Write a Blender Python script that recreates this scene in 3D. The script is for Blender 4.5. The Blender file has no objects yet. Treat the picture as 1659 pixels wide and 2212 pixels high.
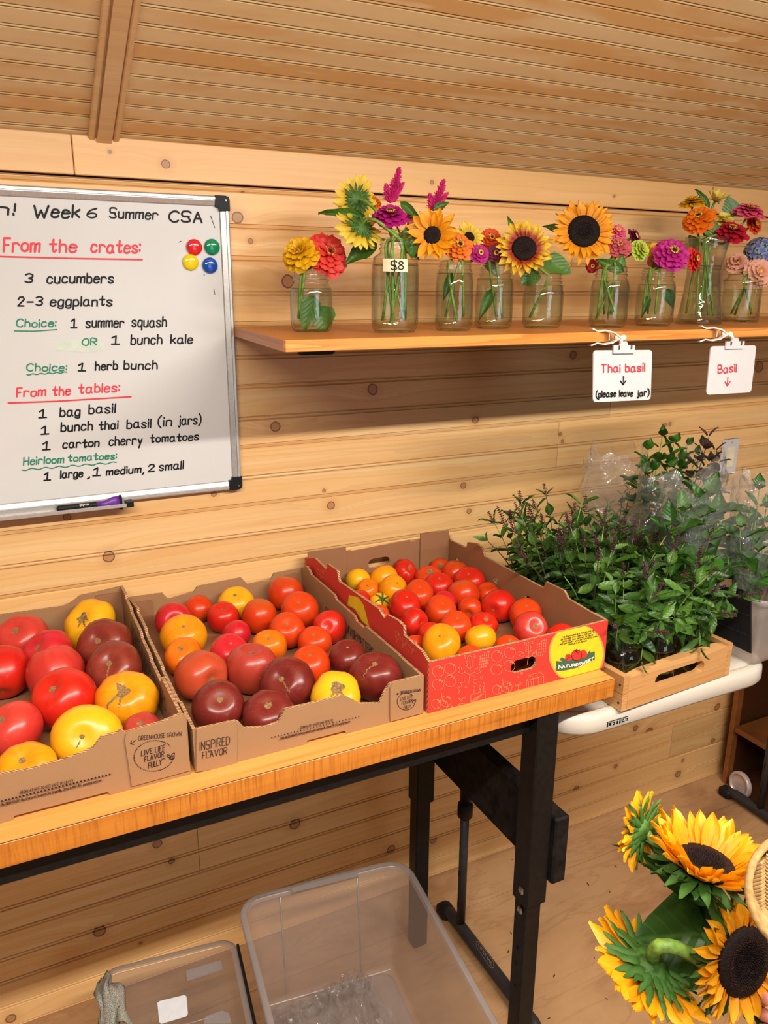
import bpy, math, random
from mathutils import Vector, Matrix, noise
from mathutils.geometry import tessellate_polygon

# ------------------------------------------------------------------ camera
FPX, YAW, PITCH, ROLL = 1715.954, math.radians(26.4928), math.radians(15.9953), math.radians(0.3333)
CAM = Vector((0.0, -1.75, 1.74125))
_fw = Vector((math.sin(YAW)*math.cos(PITCH), math.cos(YAW)*math.cos(PITCH), -math.sin(PITCH)))
_r = Vector((math.cos(YAW), -math.sin(YAW), 0)); _u = _r.cross(_fw)
RT = _r*math.cos(ROLL)+_u*math.sin(ROLL); UP = -_r*math.sin(ROLL)+_u*math.cos(ROLL); FW = _fw
scene = bpy.context.scene
cd = bpy.data.cameras.new('camera'); cam = bpy.data.objects.new('camera', cd); scene.collection.objects.link(cam)
cd.sensor_fit = 'AUTO'; cd.sensor_width = 36.0; cd.lens = FPX*36.0/2212.0; cd.clip_start = 0.01
cam.matrix_world = Matrix(((RT.x, UP.x, -FW.x, CAM.x), (RT.y, UP.y, -FW.y, CAM.y), (RT.z, UP.z, -FW.z, CAM.z), (0, 0, 0, 1)))
scene.camera = cam
# ------------------------------------------------------------------ world, lamps, exposure
scene.view_settings.view_transform = 'Standard'; scene.view_settings.look = 'None'
scene.view_settings.gamma = 1.0; scene.view_settings.exposure = 0.0; scene.view_settings.use_curve_mapping = False
scene.cycles.use_denoising = True
scene.cycles.max_bounces = 8; scene.cycles.transparent_max_bounces = 24; scene.cycles.glossy_bounces = 3
scene.cycles.transmission_bounces = 4; scene.cycles.diffuse_bounces = 3
scene.cycles.caustics_reflective = False; scene.cycles.caustics_refractive = False
scene.cycles.sample_clamp_indirect = 4.0
w = bpy.data.worlds.new('room_light'); scene.world = w; w.use_nodes = True
bg = w.node_tree.nodes['Background']; bg.inputs[0].default_value = (1.0, 0.93, 0.86, 1); bg.inputs[1].default_value = 0.13
def area(name, loc, target, sx, sy, power, col):
    ld = bpy.data.lights.new(name, 'AREA'); ld.shape = 'RECTANGLE'; ld.size = sx; ld.size_y = sy; ld.energy = power; ld.color = col
    lo = bpy.data.objects.new(name, ld); scene.collection.objects.link(lo); lo.location = loc
    lo.rotation_euler = (Vector(target)-Vector(loc)).to_track_quat('-Z', 'Y').to_euler()
    return lo
area('tube_light', (-0.15, -1.75, 2.27), (-0.15, -1.5, 1.0), 1.15, 0.06, 42, (1.0, 0.92, 0.82))
area('tube_light', (1.15, -1.75, 2.27), (1.15, -1.5, 1.0), 1.15, 0.06, 47, (1.0, 0.92, 0.82))
area('tube_uplight', (0.5, -1.75, 2.29), (0.5, -1.6, 3.5), 2.4, 0.10, 80, (1.0, 0.93, 0.84))
area('window_light', (1.3, -4.6, 1.7), (0.8, 0, 1.2), 1.3, 1.6, 18, (0.82, 0.92, 1.0))

# ------------------------------------------------------------------ pixel to plane helpers (photo frame 1659 x 2212)
def ray(x, y): return FW + RT*((x-829.5)/FPX) - UP*((y-1106.0)/FPX)
def on_y(x, y, Y): d = ray(x, y); return CAM + d*((Y-CAM.y)/d.y)
def on_z(x, y, Z): d = ray(x, y); return CAM + d*((Z-CAM.z)/d.z)
def on_x(x, y, X): d = ray(x, y); return CAM + d*((X-CAM.x)/d.x)
def on_t(x, y, t): return CAM + ray(x, y)*t
def on_p(x, y, P, n): d = ray(x, y); return CAM + d*((P-CAM).dot(n)/d.dot(n))
def depth(P): return (P-CAM).dot(FW)

# ------------------------------------------------------------------ node helpers
class NT:
    def __init__(s, name):
        s.m = bpy.data.materials.new(name); s.m.use_nodes = True; s.t = s.m.node_tree; s.t.nodes.clear()
        s.out = s.t.nodes.new('ShaderNodeOutputMaterial')
    def n(s, typ, ins=None, **props):
        nd = s.t.nodes.new('ShaderNode'+typ)
        for k, v in props.items(): setattr(nd, k, v)
        for k, v in (ins or {}).items():
            sock = nd.inputs[k]
            if isinstance(v, bpy.types.NodeSocket): s.t.links.new(v, sock)
            elif v is not None:
                if isinstance(v, (tuple, list)) and sock.type == 'RGBA' and len(v) == 3: v = (*v, 1)
                sock.default_value = v
        return nd
    def math(s, op, a, b=None, c=None, clamp=False):
        nd = s.t.nodes.new('ShaderNodeMath'); nd.operation = op; nd.use_clamp = clamp
        for i, v in enumerate((a, b, c)):
            if v is None: continue
            if isinstance(v, bpy.types.NodeSocket): s.t.links.new(v, nd.inputs[i])
            else: nd.inputs[i].default_value = v
        return nd.outputs[0]
    def ramp(s, fac, stops, interp='LINEAR'):
        nd = s.t.nodes.new('ShaderNodeValToRGB'); cr = nd.color_ramp; cr.interpolation = interp
        while len(cr.elements) > 1: cr.elements.remove(cr.elements[-1])
        for i, (p, c) in enumerate(stops):
            e = cr.elements[0] if i == 0 else cr.elements.new(p)
            e.position = p; e.color = (*c, 1) if not isinstance(c, float) else (c, c, c, 1)
        s.t.links.new(fac, nd.inputs[0]); return nd.outputs[0]
    def mix(s, fac, a, b, blend='MIX'):
        nd = s.t.nodes.new('ShaderNodeMix'); nd.data_type = 'RGBA'; nd.blend_type = blend
        for sock, v in ((nd.inputs[0], fac), (nd.inputs[6], a), (nd.inputs[7], b)):
            if isinstance(v, bpy.types.NodeSocket): s.t.links.new(v, sock)
            elif isinstance(v, (tuple, list)): sock.default_value = (*v[:3], 1)
            else: sock.default_value = v
        return nd.outputs[2]
    def noise(s, vec, scale, detail=3, rough=0.5, dist=0.0):
        return s.n('TexNoise', {'Vector': vec, 'Scale': scale, 'Detail': detail, 'Roughness': rough, 'Distortion': dist}).outputs['Fac']
    def map(s, vec, scale=(1, 1, 1), loc=(0, 0, 0), rot=(0, 0, 0)):
        return s.n('Mapping', {'Vector': vec, 'Scale': scale, 'Location': loc, 'Rotation': rot}).outputs[0]
    def attr(s, name, typ='OBJECT'):
        return s.n('Attribute', attribute_type=typ, attribute_name=name)
    def bump(s, h, strength=0.3, dist=0.002):
        return s.n('Bump', {'Height': h, 'Strength': strength, 'Distance': dist}).outputs[0]
    def bsdf(s, col, rough=0.5, normal=None, **kw):
        ins = {'Base Color': col, 'Roughness': rough}
        if normal is not None: ins['Normal'] = normal
        ins.update(kw)
        nd = s.n('BsdfPrincipled', ins); return nd.outputs[0]
    def surf(s, sh): s.t.links.new(sh, s.out.inputs[0]); return s.m
def pos(t): return t.n('NewGeometry').outputs['Position']
def obco(t): return t.n('TexCoord').outputs['Object']
def rnd(t): return t.n('ObjectInfo').outputs['Random']
MATS = {}
def plain(name, col, rough=0.5, metal=0.0, bumpy=0.0, scale=60, var=0.08, coat=0.0):
    spec = 0.18 if max(col) < 0.05 else 0.4
    if name in MATS: return MATS[name]
    t = NT(name); p = obco(t); f = t.noise(p, scale, 3)
    dark = tuple(c*(1-var*2) for c in col); lite = tuple(min(1, c*(1+var)) for c in col)
    c = t.ramp(f, [(0.3, dark), (0.7, lite)])
    nrm = t.bump(f, bumpy, 0.001) if bumpy else None
    MATS[name] = t.surf(t.bsdf(c, rough, nrm, **{'Metallic': metal, 'Specular IOR Level': spec}, **({'Coat Weight': coat} if coat else {})))
    return MATS[name]

def mat_pine(name, light, mid, dark, knots=True, varn=0.45, warm=0.5):
    t = NT(name); p = pos(t); sx = t.n('SeparateXYZ', {0: p}); x, z = sx.outputs[0], sx.outputs[2]
    r = rnd(t); F = z; kmask = None; kin = None
    wob = t.math('MULTIPLY', t.math('SUBTRACT', t.noise(t.map(p, (6, 6, 6)), 1.0, 2), 0.5), 0.010)
    F = t.math('ADD', F, wob)
    if knots:
        for i in range(4):
            a = t.attr('k%d' % i).outputs['Vector']; ks = t.n('SeparateXYZ', {0: a})
            dx = t.math('SUBTRACT', x, ks.outputs[0]); dz = t.math('SUBTRACT', z, ks.outputs[1]); kr = ks.outputs[2]
            kr2 = t.math('MAXIMUM', kr, 0.0002)
            ax = t.math('DIVIDE', t.math('MULTIPLY', dx, 0.42), kr2); az = t.math('DIVIDE', dz, kr2)
            d2 = t.math('ADD', t.math('MULTIPLY', ax, ax), t.math('MULTIPLY', az, az))
            g = t.math('POWER', 2.718, t.math('MULTIPLY', d2, -0.16))
            F = t.math('ADD', F, t.math('MULTIPLY', g, t.math('MULTIPLY', kr, 1.9)))
            bx = t.math('DIVIDE', dx, kr2)
            dn = t.math('SQRT', t.math('ADD', t.math('MULTIPLY', bx, bx), t.math('MULTIPLY', az, az)))
            dn = t.math('ADD', dn, t.math('MULTIPLY', t.math('SUBTRACT', t.noise(t.map(p, (1, 1, 1)), 45, 2), 0.5), 0.45))
            kmask = dn if kmask is None else t.math('MINIMUM', kmask, dn)
    v = t.n('CombineXYZ', {0: t.math('MULTIPLY', x, 0.9), 1: t.math('MULTIPLY', r, 37.0), 2: t.math('MULTIPLY', F, 26.0)}).outputs[0]
    big = t.noise(v, 1.0, 2, 0.45, 0.3)
    v2 = t.n('CombineXYZ', {0: t.math('MULTIPLY', x, 2.5), 1: t.math('MULTIPLY', r, 11.0), 2: t.math('MULTIPLY', F, 300.0)}).outputs[0]
    fine = t.noise(v2, 1.0, 3, 0.6)
    rings = t.math('FRACT', t.math('MULTIPLY', big, 9.0))
    rings = t.math('POWER', rings, 2.2)
    c = t.ramp(big, [(0.30, light), (0.52, mid), (0.75, light)])
    c = t.mix(t.math('MULTIPLY', rings, varn), c, dark)
    c = t.mix(t.math('MULTIPLY', t.ramp(fine, [(0.35, 0.0), (0.75, 1.0)]), 0.16), c, dark)
    tint = t.math('ADD', 0.86, t.math('MULTIPLY', r, 0.22))
    hue = t.math('MULTIPLY', t.math('FRACT', t.math('MULTIPLY', r, 7.31)), warm*0.35)
    c = t.mix(hue, c, mid)
    c = t.mix(1.0, c, t.n('CombineColor', {0: tint, 1: tint, 2: tint}).outputs[0], 'MULTIPLY')
    if knots:
        halo = t.ramp(t.math('DIVIDE', kmask, 4.0), [(0.0, 1.0), (0.3, 0.55), (0.7, 0.0)])
        c = t.mix(t.math('MULTIPLY', halo, 0.45), c, (dark[0]*0.8, dark[1]*0.6, dark[2]*0.5))
        inner = t.ramp(t.math('DIVIDE', kmask, 2.0), [(0.0, 1.0), (0.40, 1.0), (0.52, 0.0)])
        c = t.mix(t.math('MULTIPLY', inner, 0.65), c, (0.36, 0.15, 0.06))
        rim = t.ramp(t.math('DIVIDE', kmask, 2.0), [(0.38, 0.0), (0.45, 1.0), (0.49, 1.0), (0.54, 0.0)])
        c = t.mix(t.math('MULTIPLY', rim, 0.85), c, (0.06, 0.022, 0.01))
    return t.surf(t.bsdf(c, 0.42, t.bump(fine, 0.15, 0.0006)))

M_wall = mat_pine('knotty_pine', (0.90, 0.62, 0.30), (0.84, 0.50, 0.20), (0.60, 0.30, 0.10), varn=0.28)
M_trimwood = mat_pine('clear_pine', (0.90, 0.57, 0.25), (0.84, 0.49, 0.19), (0.6, 0.30, 0.10), varn=0.12)
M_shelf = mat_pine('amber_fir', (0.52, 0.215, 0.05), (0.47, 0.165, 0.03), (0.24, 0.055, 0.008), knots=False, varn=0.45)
M_batten = mat_pine('batten_pine', (0.78, 0.52, 0.26), (0.74, 0.46, 0.21), (0.38, 0.17, 0.05), knots=False, varn=0.15)
M_stile = mat_pine('stile_stain', (0.30, 0.105, 0.025), (0.24, 0.08, 0.02), (0.10, 0.03, 0.01), knots=False, varn=0.3)
M_cabinet = mat_pine('cabinet_stain', (0.085, 0.026, 0.008), (0.065, 0.02, 0.006), (0.03, 0.009, 0.004), knots=False, varn=0.3)
M_crate = mat_pine('crate_wood', (0.66, 0.38, 0.155), (0.56, 0.27, 0.085), (0.24, 0.095, 0.03), knots=False, varn=0.35)

def mat_ply(name, a, b, sc, light_line=0.0):
    t = NT(name); p = pos(t); r = rnd(t)
    off = t.n('CombineXYZ', {0: t.math('MULTIPLY', r, 0.9), 1: 0.0, 2: t.math('MULTIPLY', r, 0.0)}).outputs[0]
    pv = t.n('VectorMath', {0: p, 1: off}, operation='ADD').outputs[0]
    f = t.noise(t.map(pv, sc), 1.0, 4, 0.55, 0.35)
    f2 = t.noise(t.map(pv, tuple(s*7 for s in sc)), 1.0, 3, 0.6)
    c = t.ramp(f, [(0.44, a), (0.50, tuple((i+j)/2 for i, j in zip(a, b))), (0.54, b), (0.63, b), (0.66, a)])
    c = t.mix(t.math('MULTIPLY', f2, 0.35), c, tuple(i*0.62 for i in b))
    return t.surf(t.bsdf(c, 0.5, t.bump(f2, 0.15, 0.0006)))
M_ceil = mat_ply('beadboard_plywood', (0.76, 0.56, 0.30), (0.68, 0.40, 0.155), (1.6, 7.0, 7.0))
def mat_floor():
    t = NT('floor_plywood'); p = pos(t)
    f = t.noise(t.map(p, (2.2, 3.4, 1)), 1.0, 5, 0.6, 0.6)
    g = t.noise(t.map(p, (3.0, 16, 1)), 1.0, 4, 0.6, 0.8)
    c = t.ramp(f, [(0.33, (0.29, 0.15, 0.07)), (0.52, (0.47, 0.27, 0.13)), (0.72, (0.54, 0.33, 0.17))])
    c = t.mix(t.ramp(g, [(0.49, 0.0), (0.51, 0.35), (0.55, 0.0)]), c, (0.28, 0.13, 0.05))
    vor = t.n('TexVoronoi', {'Vector': p, 'Scale': 16.0}).outputs['Distance']
    vc = t.n('TexVoronoi', {'Vector': p, 'Scale': 16.0}).outputs['Color']
    big = t.math('GREATER_THAN', t.n('SeparateColor', {0: vc}).outputs[0], 0.62)
    sp = t.math('MULTIPLY', t.ramp(vor, [(0.035, 1.0), (0.05, 0.0)]), big)
    c = t.mix(t.math('MULTIPLY', sp, 0.8), c, (0.05, 0.03, 0.02))
    return t.surf(t.bsdf(c, 0.42, t.bump(g, 0.08, 0.001)))
M_floor = mat_floor()
def mat_top(name, a, b, d, saw=False):
    t = NT(name); p = pos(t)
    g = t.noise(t.map(p, (2.0, 60.0, 60.0)), 1.0, 4, 0.6, 0.1)
    c = t.ramp(g, [(0.25, d), (0.45, b), (0.7, a)])
    if saw:
        s = t.noise(t.map(p, (260.0, 1.0, 14.0)), 1.0, 3, 0.6, 0.4)
        big = t.noise(t.map(p, (5.0, 1.0, 20.0)), 1.0, 2)
        c = t.mix(t.math('MULTIPLY', t.ramp(s, [(0.45, 0.0), (0.68, 1.0)]), t.ramp(big, [(0.3, 0.25), (0.7, 0.8)])), c, d)
    else:
        # glued staves
        sx = t.n('SeparateXYZ', {0: p}); k = t.math('FLOOR', t.math('MULTIPLY', sx.outputs[1], 22.0))
        wn = t.n('TexWhiteNoise', {'Vector': t.n('CombineXYZ', {1: k}).outputs[0]}).outputs[0]
        c = t.mix(t.math('MULTIPLY', wn, 0.3), c, b)
    sc = t.noise(t.map(p, (30, 30, 30)), 1.0, 2)
    c = t.mix(t.ramp(sc, [(0.74, 0.0), (0.78, 0.6)]), c, (0.12, 0.04, 0.01))
    return t.surf(t.bsdf(c, 0.33, t.bump(g, 0.08, 0.0006)))
M_top = mat_top('amber_bench_top', (0.74, 0.35, 0.10), (0.68, 0.28, 0.065), (0.48, 0.15, 0.025))
M_edge = mat_top('sawn_bench_edge', (0.56, 0.205, 0.028), (0.48, 0.155, 0.016), (0.24, 0.055, 0.006), saw=True)

def mat_card(name, col):
    t = NT(name); p = pos(t)
    a = t.noise(t.map(p, (260, 260, 260)), 1.0, 3, 0.7); b = t.noise(t.map(p, (18, 18, 18)), 1.0, 3)
    c = t.mix(t.math('MULTIPLY', a, 0.35), col, tuple(i*0.6 for i in col))
    c = t.mix(t.math('MULTIPLY', b, 0.3), c, tuple(i*0.8 for i in col))
    return t.surf(t.bsdf(c, 0.75, t.bump(b, 0.15, 0.002)))
M_kraft = mat_card('kraft_cardboard', (0.345, 0.185, 0.085))
M_kraftred = mat_card('red_printed_cardboard', (0.60, 0.032, 0.018))
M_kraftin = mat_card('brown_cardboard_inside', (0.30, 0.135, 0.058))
def mat_flute():
    t = NT('corrugated_edge'); p = pos(t)
    sx = t.n('SeparateXYZ', {0: p}); s = t.math('ADD', t.math('ADD', sx.outputs[0], sx.outputs[1]), t.math('MULTIPLY', sx.outputs[2], 0.5))
    wv = t.math('SINE', t.math('MULTIPLY', s, 1150.0))
    n = t.noise(t.map(p, (150, 150, 150)), 1.0, 2)
    f = t.math('ADD', t.math('MULTIPLY', wv, 0.35), n)
    c = t.ramp(f, [(0.3, (0.16, 0.07, 0.03)), (0.65, (0.50, 0.28, 0.14)), (0.9, (0.62, 0.38, 0.20))])
    return t.surf(t.bsdf(c, 0.8))
M_flute = mat_flute()

def mat_tomato():
    t = NT('tomato_skin'); o = obco(t); g = t.n('TexCoord').outputs['Generated']
    sz = t.n('SeparateXYZ', {0: g}); so = t.n('SeparateXYZ', {0: o})
    r = rnd(t)
    ang = t.math('ARCTAN2', so.outputs[1], so.outputs[0])
    av = t.n('CombineXYZ', {0: t.math('COSINE', ang), 1: t.math('SINE', ang), 2: t.math('MULTIPLY', r, 20.0)}).outputs[0]
    st = t.noise(av, 3.2, 4, 0.6)
    n = t.noise(t.map(o, (16, 16, 16), (3, 1, 2)), 1.0, 3, 0.5)
    f = t.math('ADD', t.math('MULTIPLY', t.math('SUBTRACT', sz.outputs[2], 0.62), 1.7), t.math('MULTIPLY', t.math('SUBTRACT', st, 0.5), 1.6))
    f = t.math('ADD', f, t.math('MULTIPLY', t.math('SUBTRACT', n, 0.5), 0.7), clamp=True)
    c1 = t.attr('c1').outputs['Color']; c2 = t.attr('c2').outputs['Color']; c3 = t.attr('c3').outputs['Color']
    c = t.mix(f, c1, c2)
    low = t.math('ADD', t.math('MULTIPLY', t.math('SUBTRACT', 0.30, sz.outputs[2]), 3.0), t.math('MULTIPLY', t.math('SUBTRACT', n, 0.5), 2.2), clamp=True)
    c = t.mix(low, c, c3)
    dots = t.noise(t.map(o, (420, 420, 420)), 1.0, 1)
    c = t.mix(t.ramp(dots, [(0.70, 0.0), (0.78, 0.08)]), c, (0.9, 0.7, 0.4))
    bp = t.bump(t.noise(t.map(o, (40, 40, 40)), 1.0, 2), 0.10, 0.002)
    return t.surf(t.bsdf(c, 0.27, bp, **{'Specular IOR Level': 0.38, 'Subsurface Weight': 0.0}))
M_tom = mat_tomato()
M_scar = plain('dry_tomato_scar', (0.26, 0.15, 0.055), 0.9, scale=300, var=0.3)
M_calyx = plain('green_calyx', (0.09, 0.16, 0.03), 0.7, scale=200, var=0.3)

def mat_petal(name, rough=0.5, trans=0.3):
    t = NT(name); o = obco(t); so = t.n('SeparateXYZ', {0: o})
    c1 = t.attr('c1').outputs['Color']; c2 = t.attr('c2').outputs['Color']
    rib = t.noise(t.map(o, (22, 1.2, 1)), 1.0, 2); r = rnd(t)
    f = t.math('ADD', so.outputs[1], t.math('MULTIPLY', t.math('SUBTRACT', rib, 0.5), 0.55), clamp=True)
    f = t.ramp(f, [(0.35, 0.0), (0.75, 1.0)])
    c = t.mix(f, c1, c2)
    c = t.mix(t.math('MULTIPLY', r, 0.18), c, c1)
    c = t.mix(t.ramp(rib, [(0.5, 0.0), (0.8, 0.25)]), c, c1)
    b = t.bsdf(c, rough, t.bump(rib, 0.3, 0.004))
    tr = t.n('BsdfTranslucent', {'Color': c}).outputs[0]
    return t.surf(t.n('MixShader', {0: trans, 1: b, 2: tr}).outputs[0])
M_petal = mat_petal('flower_petal')
def mat_leaf():
    t = NT('plant_leaf'); o = obco(t); so = t.n('SeparateXYZ', {0: o}); r = rnd(t)
    c1 = t.attr('c1').outputs['Color']; c2 = t.attr('c2').outputs['Color']
    ax = t.math('ABSOLUTE', so.outputs[0])
    vein = t.math('SINE', t.math('MULTIPLY', t.math('ADD', so.outputs[1], t.math('MULTIPLY', ax, -1.1)), 36.0))
    mid = t.ramp(ax, [(0.0, 1.0), (0.03, 0.0)])
    v = t.math('MAXIMUM', t.math('MULTIPLY', t.ramp(vein, [(0.85, 0.0), (1.0, 1.0)]), 0.16), t.math('MULTIPLY', mid, 0.5))
    c = t.mix(r, c1, c2)
    c = t.mix(v, c, (0.11, 0.22, 0.045))
    b = t.bsdf(c, 0.38, t.bump(vein, 0.12, 0.02), **{'Specular IOR Level': 0.45})
    tr = t.n('BsdfTranslucent', {'Color': t.mix(0.5, c, (0.15, 0.35, 0.02))}).outputs[0]
    return t.surf(t.n('MixShader', {0: 0.25, 1: b, 2: tr}).outputs[0])
M_leaf = mat_leaf()
M_stem = plain('green_stem', (0.17, 0.30, 0.045), 0.5, scale=90, var=0.25)
M_darkstem = plain('dark_stem', (0.07, 0.05, 0.03), 0.6, scale=90)
M_bract = plain('green_bract', (0.052, 0.145, 0.020), 0.55, bumpy=0.4, scale=120, var=0.3)
M_disc = plain('dark_seed_disc', (0.012, 0.005, 0.004), 0.7, bumpy=1.0, scale=500, var=0.5)
M_floret = plain('brown_floret', (0.040, 0.014, 0.008), 0.7, scale=500, var=0.5)
M_yfloret = plain('yellow_floret', (0.75, 0.48, 0.05), 0.6, scale=300, var=0.2)
M_spike = plain('purple_basil_spike', (0.075, 0.020, 0.030), 0.7, scale=400, var=0.4)
M_celosia = plain('magenta_plume', (0.62, 0.012, 0.16), 0.7, scale=300, var=0.3)

def thin_clear(name, tint, ior=1.45, rough=0.02, haze=0.0, hazecol=(0.8, 0.8, 0.8), bump=None, refl=1.0, edge=0.0):
    t = NT(name); p = obco(t)
    nrm = None
    if bump:
        f = t.noise(t.map(p, (bump[0],)*3), 1.0, 3, 0.6, 1.0); nrm = t.bump(f, bump[1], 0.01)
    fc_ = t.n('LayerWeight', {'Blend': 0.5, **({'Normal': nrm} if nrm else {})}).outputs['Facing']
    fr = t.math('ADD', ((ior-1)/(ior+1))**2*refl, t.math('MULTIPLY', t.math('POWER', fc_, 4.0), 0.42*refl), clamp=True)
    ecol = t.mix(t.math('MULTIPLY', t.math('POWER', fc_, 2.5), edge), tint, tuple(c_*0.35 for c_ in tint))
    tr = t.n('BsdfTransparent', {'Color': ecol}).outputs[0]
    gl = t.n('BsdfGlossy', {'Color': (1, 1, 1, 1), 'Roughness': rough, **({'Normal': nrm} if nrm else {})}).outputs[0]
    base = tr
    if haze:
        df = t.n('BsdfDiffuse', {'Color': (*hazecol, 1), **({'Normal': nrm} if nrm else {})}).outputs[0]
        tl = t.n('BsdfTranslucent', {'Color': (*hazecol, 1)}).outputs[0]
        dd = t.n('MixShader', {0: 0.5, 1: df, 2: tl}).outputs[0]
        base = t.n('MixShader', {0: haze, 1: tr, 2: dd}).outputs[0]
    return t.surf(t.n('MixShader', {0: fr, 1: base, 2: gl}).outputs[0])
M_glass = thin_clear('clear_jar_glass', (0.94, 0.965, 0.93), 1.5, 0.015, bump=(14, 0.25), refl=1.7, edge=0.9)
M_water = thin_clear('clear_water', (0.90, 0.93, 0.84), 1.33, 0.0, refl=2.0, edge=0.5)
M_film = thin_clear('clear_plastic_film', (0.99, 0.99, 0.99), 1.5, 0.14, haze=0.08, hazecol=(0.95, 0.94, 0.92), bump=(30, 1.0), refl=1.7)
M_bag = thin_clear('clear_bag_film', (0.99, 0.99, 0.99), 1.5, 0.12, haze=0.11, hazecol=(0.95, 0.95, 0.93), bump=(26, 1.0), refl=2.0)
M_binplastic = thin_clear('frosted_bin_plastic', (0.93, 0.92, 0.92), 1.45, 0.22, haze=0.36, hazecol=(0.78, 0.68, 0.63), refl=.7)
M_lid = thin_clear('clear_lid_plastic', (0.94, 0.93, 0.92), 1.45, 0.15, haze=0.14, hazecol=(0.7, 0.66, 0.62), refl=.8)
M_rim = thin_clear('thick_bin_rim', (0.85, 0.84, 0.84), 1.45, 0.25, haze=0.50, hazecol=(0.62, 0.60, 0.60))
M_black = plain('black_steel', (0.008, 0.007, 0.007), 0.38, scale=80, var=0.2)
M_blackwood = plain('black_painted_wood', (0.012, 0.009, 0.008), 0.7, bumpy=0.6, scale=40, var=0.5)
M_blackplastic = plain('black_plastic', (0.012, 0.012, 0.013), 0.45)
M_grayfoot = plain('grey_black_tube', (0.035, 0.032, 0.033), 0.45)
M_steel = plain('bright_steel', (0.55, 0.54, 0.52), 0.3, metal=1.0)
M_alu = plain('brushed_aluminium', (0.62, 0.60, 0.58), 0.38, metal=0.7, scale=200, var=0.05)
M_board = plain('whiteboard_enamel', (0.63, 0.635, 0.63), 0.22, scale=6, var=0.012)
M_signwhite = plain('white_sign_plastic', (0.60, 0.585, 0.60), 0.3, scale=12, var=0.02)
M_clamp = plain('pale_clamp_plastic', (0.78, 0.70, 0.66), 0.35, var=0.03)
M_table = plain('white_blow_moulded_plastic', (0.55, 0.50, 0.43), 0.5, bumpy=0.15, scale=350, var=0.02)
M_paper = plain('white_paper', (0.78, 0.80, 0.84), 0.7, var=0.02)
M_tape = plain('masking_tape', (0.78, 0.70, 0.46), 0.7, var=0.04)
M_ink = plain('black_marker', (0.012, 0.010, 0.012), 0.5, scale=200, var=0.3)
M_inkred = plain('red_marker', (0.78, 0.035, 0.06), 0.5, scale=200, var=0.1)
M_inkgreen = plain('green_marker', (0.010, 0.22, 0.12), 0.5, scale=200, var=0.15)
M_cardink = plain('brown_black_print', (0.035, 0.012, 0.022), 0.8, var=0.2)
M_lineprint = plain('pale_line_print', (0.72, 0.24, 0.11), 0.8, var=0.1)
M_yprint = plain('yellow_print', (0.72, 0.52, 0.015), 0.6, var=0.04)
M_goldprint = plain('gold_ring_print', (0.45, 0.27, 0.07), 0.6, var=0.04)
M_gprint = plain('green_banner_print', (0.045, 0.115, 0.065), 0.6, var=0.04)
M_rprint = plain('bright_red_print', (0.72, 0.03, 0.02), 0.6, var=0.04)
M_wprint = plain('cream_print', (0.80, 0.76, 0.66), 0.6, var=0.03)
M_straw = plain('woven_straw', (0.38, 0.22, 0.08), 0.8, bumpy=0.5, scale=150, var=0.2)
M_rag = plain('terry_cloth', (0.40, 0.37, 0.30), 0.95, bumpy=1.0, scale=700, var=0.45)
M_skin = plain('skin', (0.62, 0.27, 0.21), 0.5, bumpy=0.1, scale=60, var=0.08)
M_fabric = plain('navy_sleeve', (0.04, 0.045, 0.07), 0.9, bumpy=0.3, scale=300)

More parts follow.
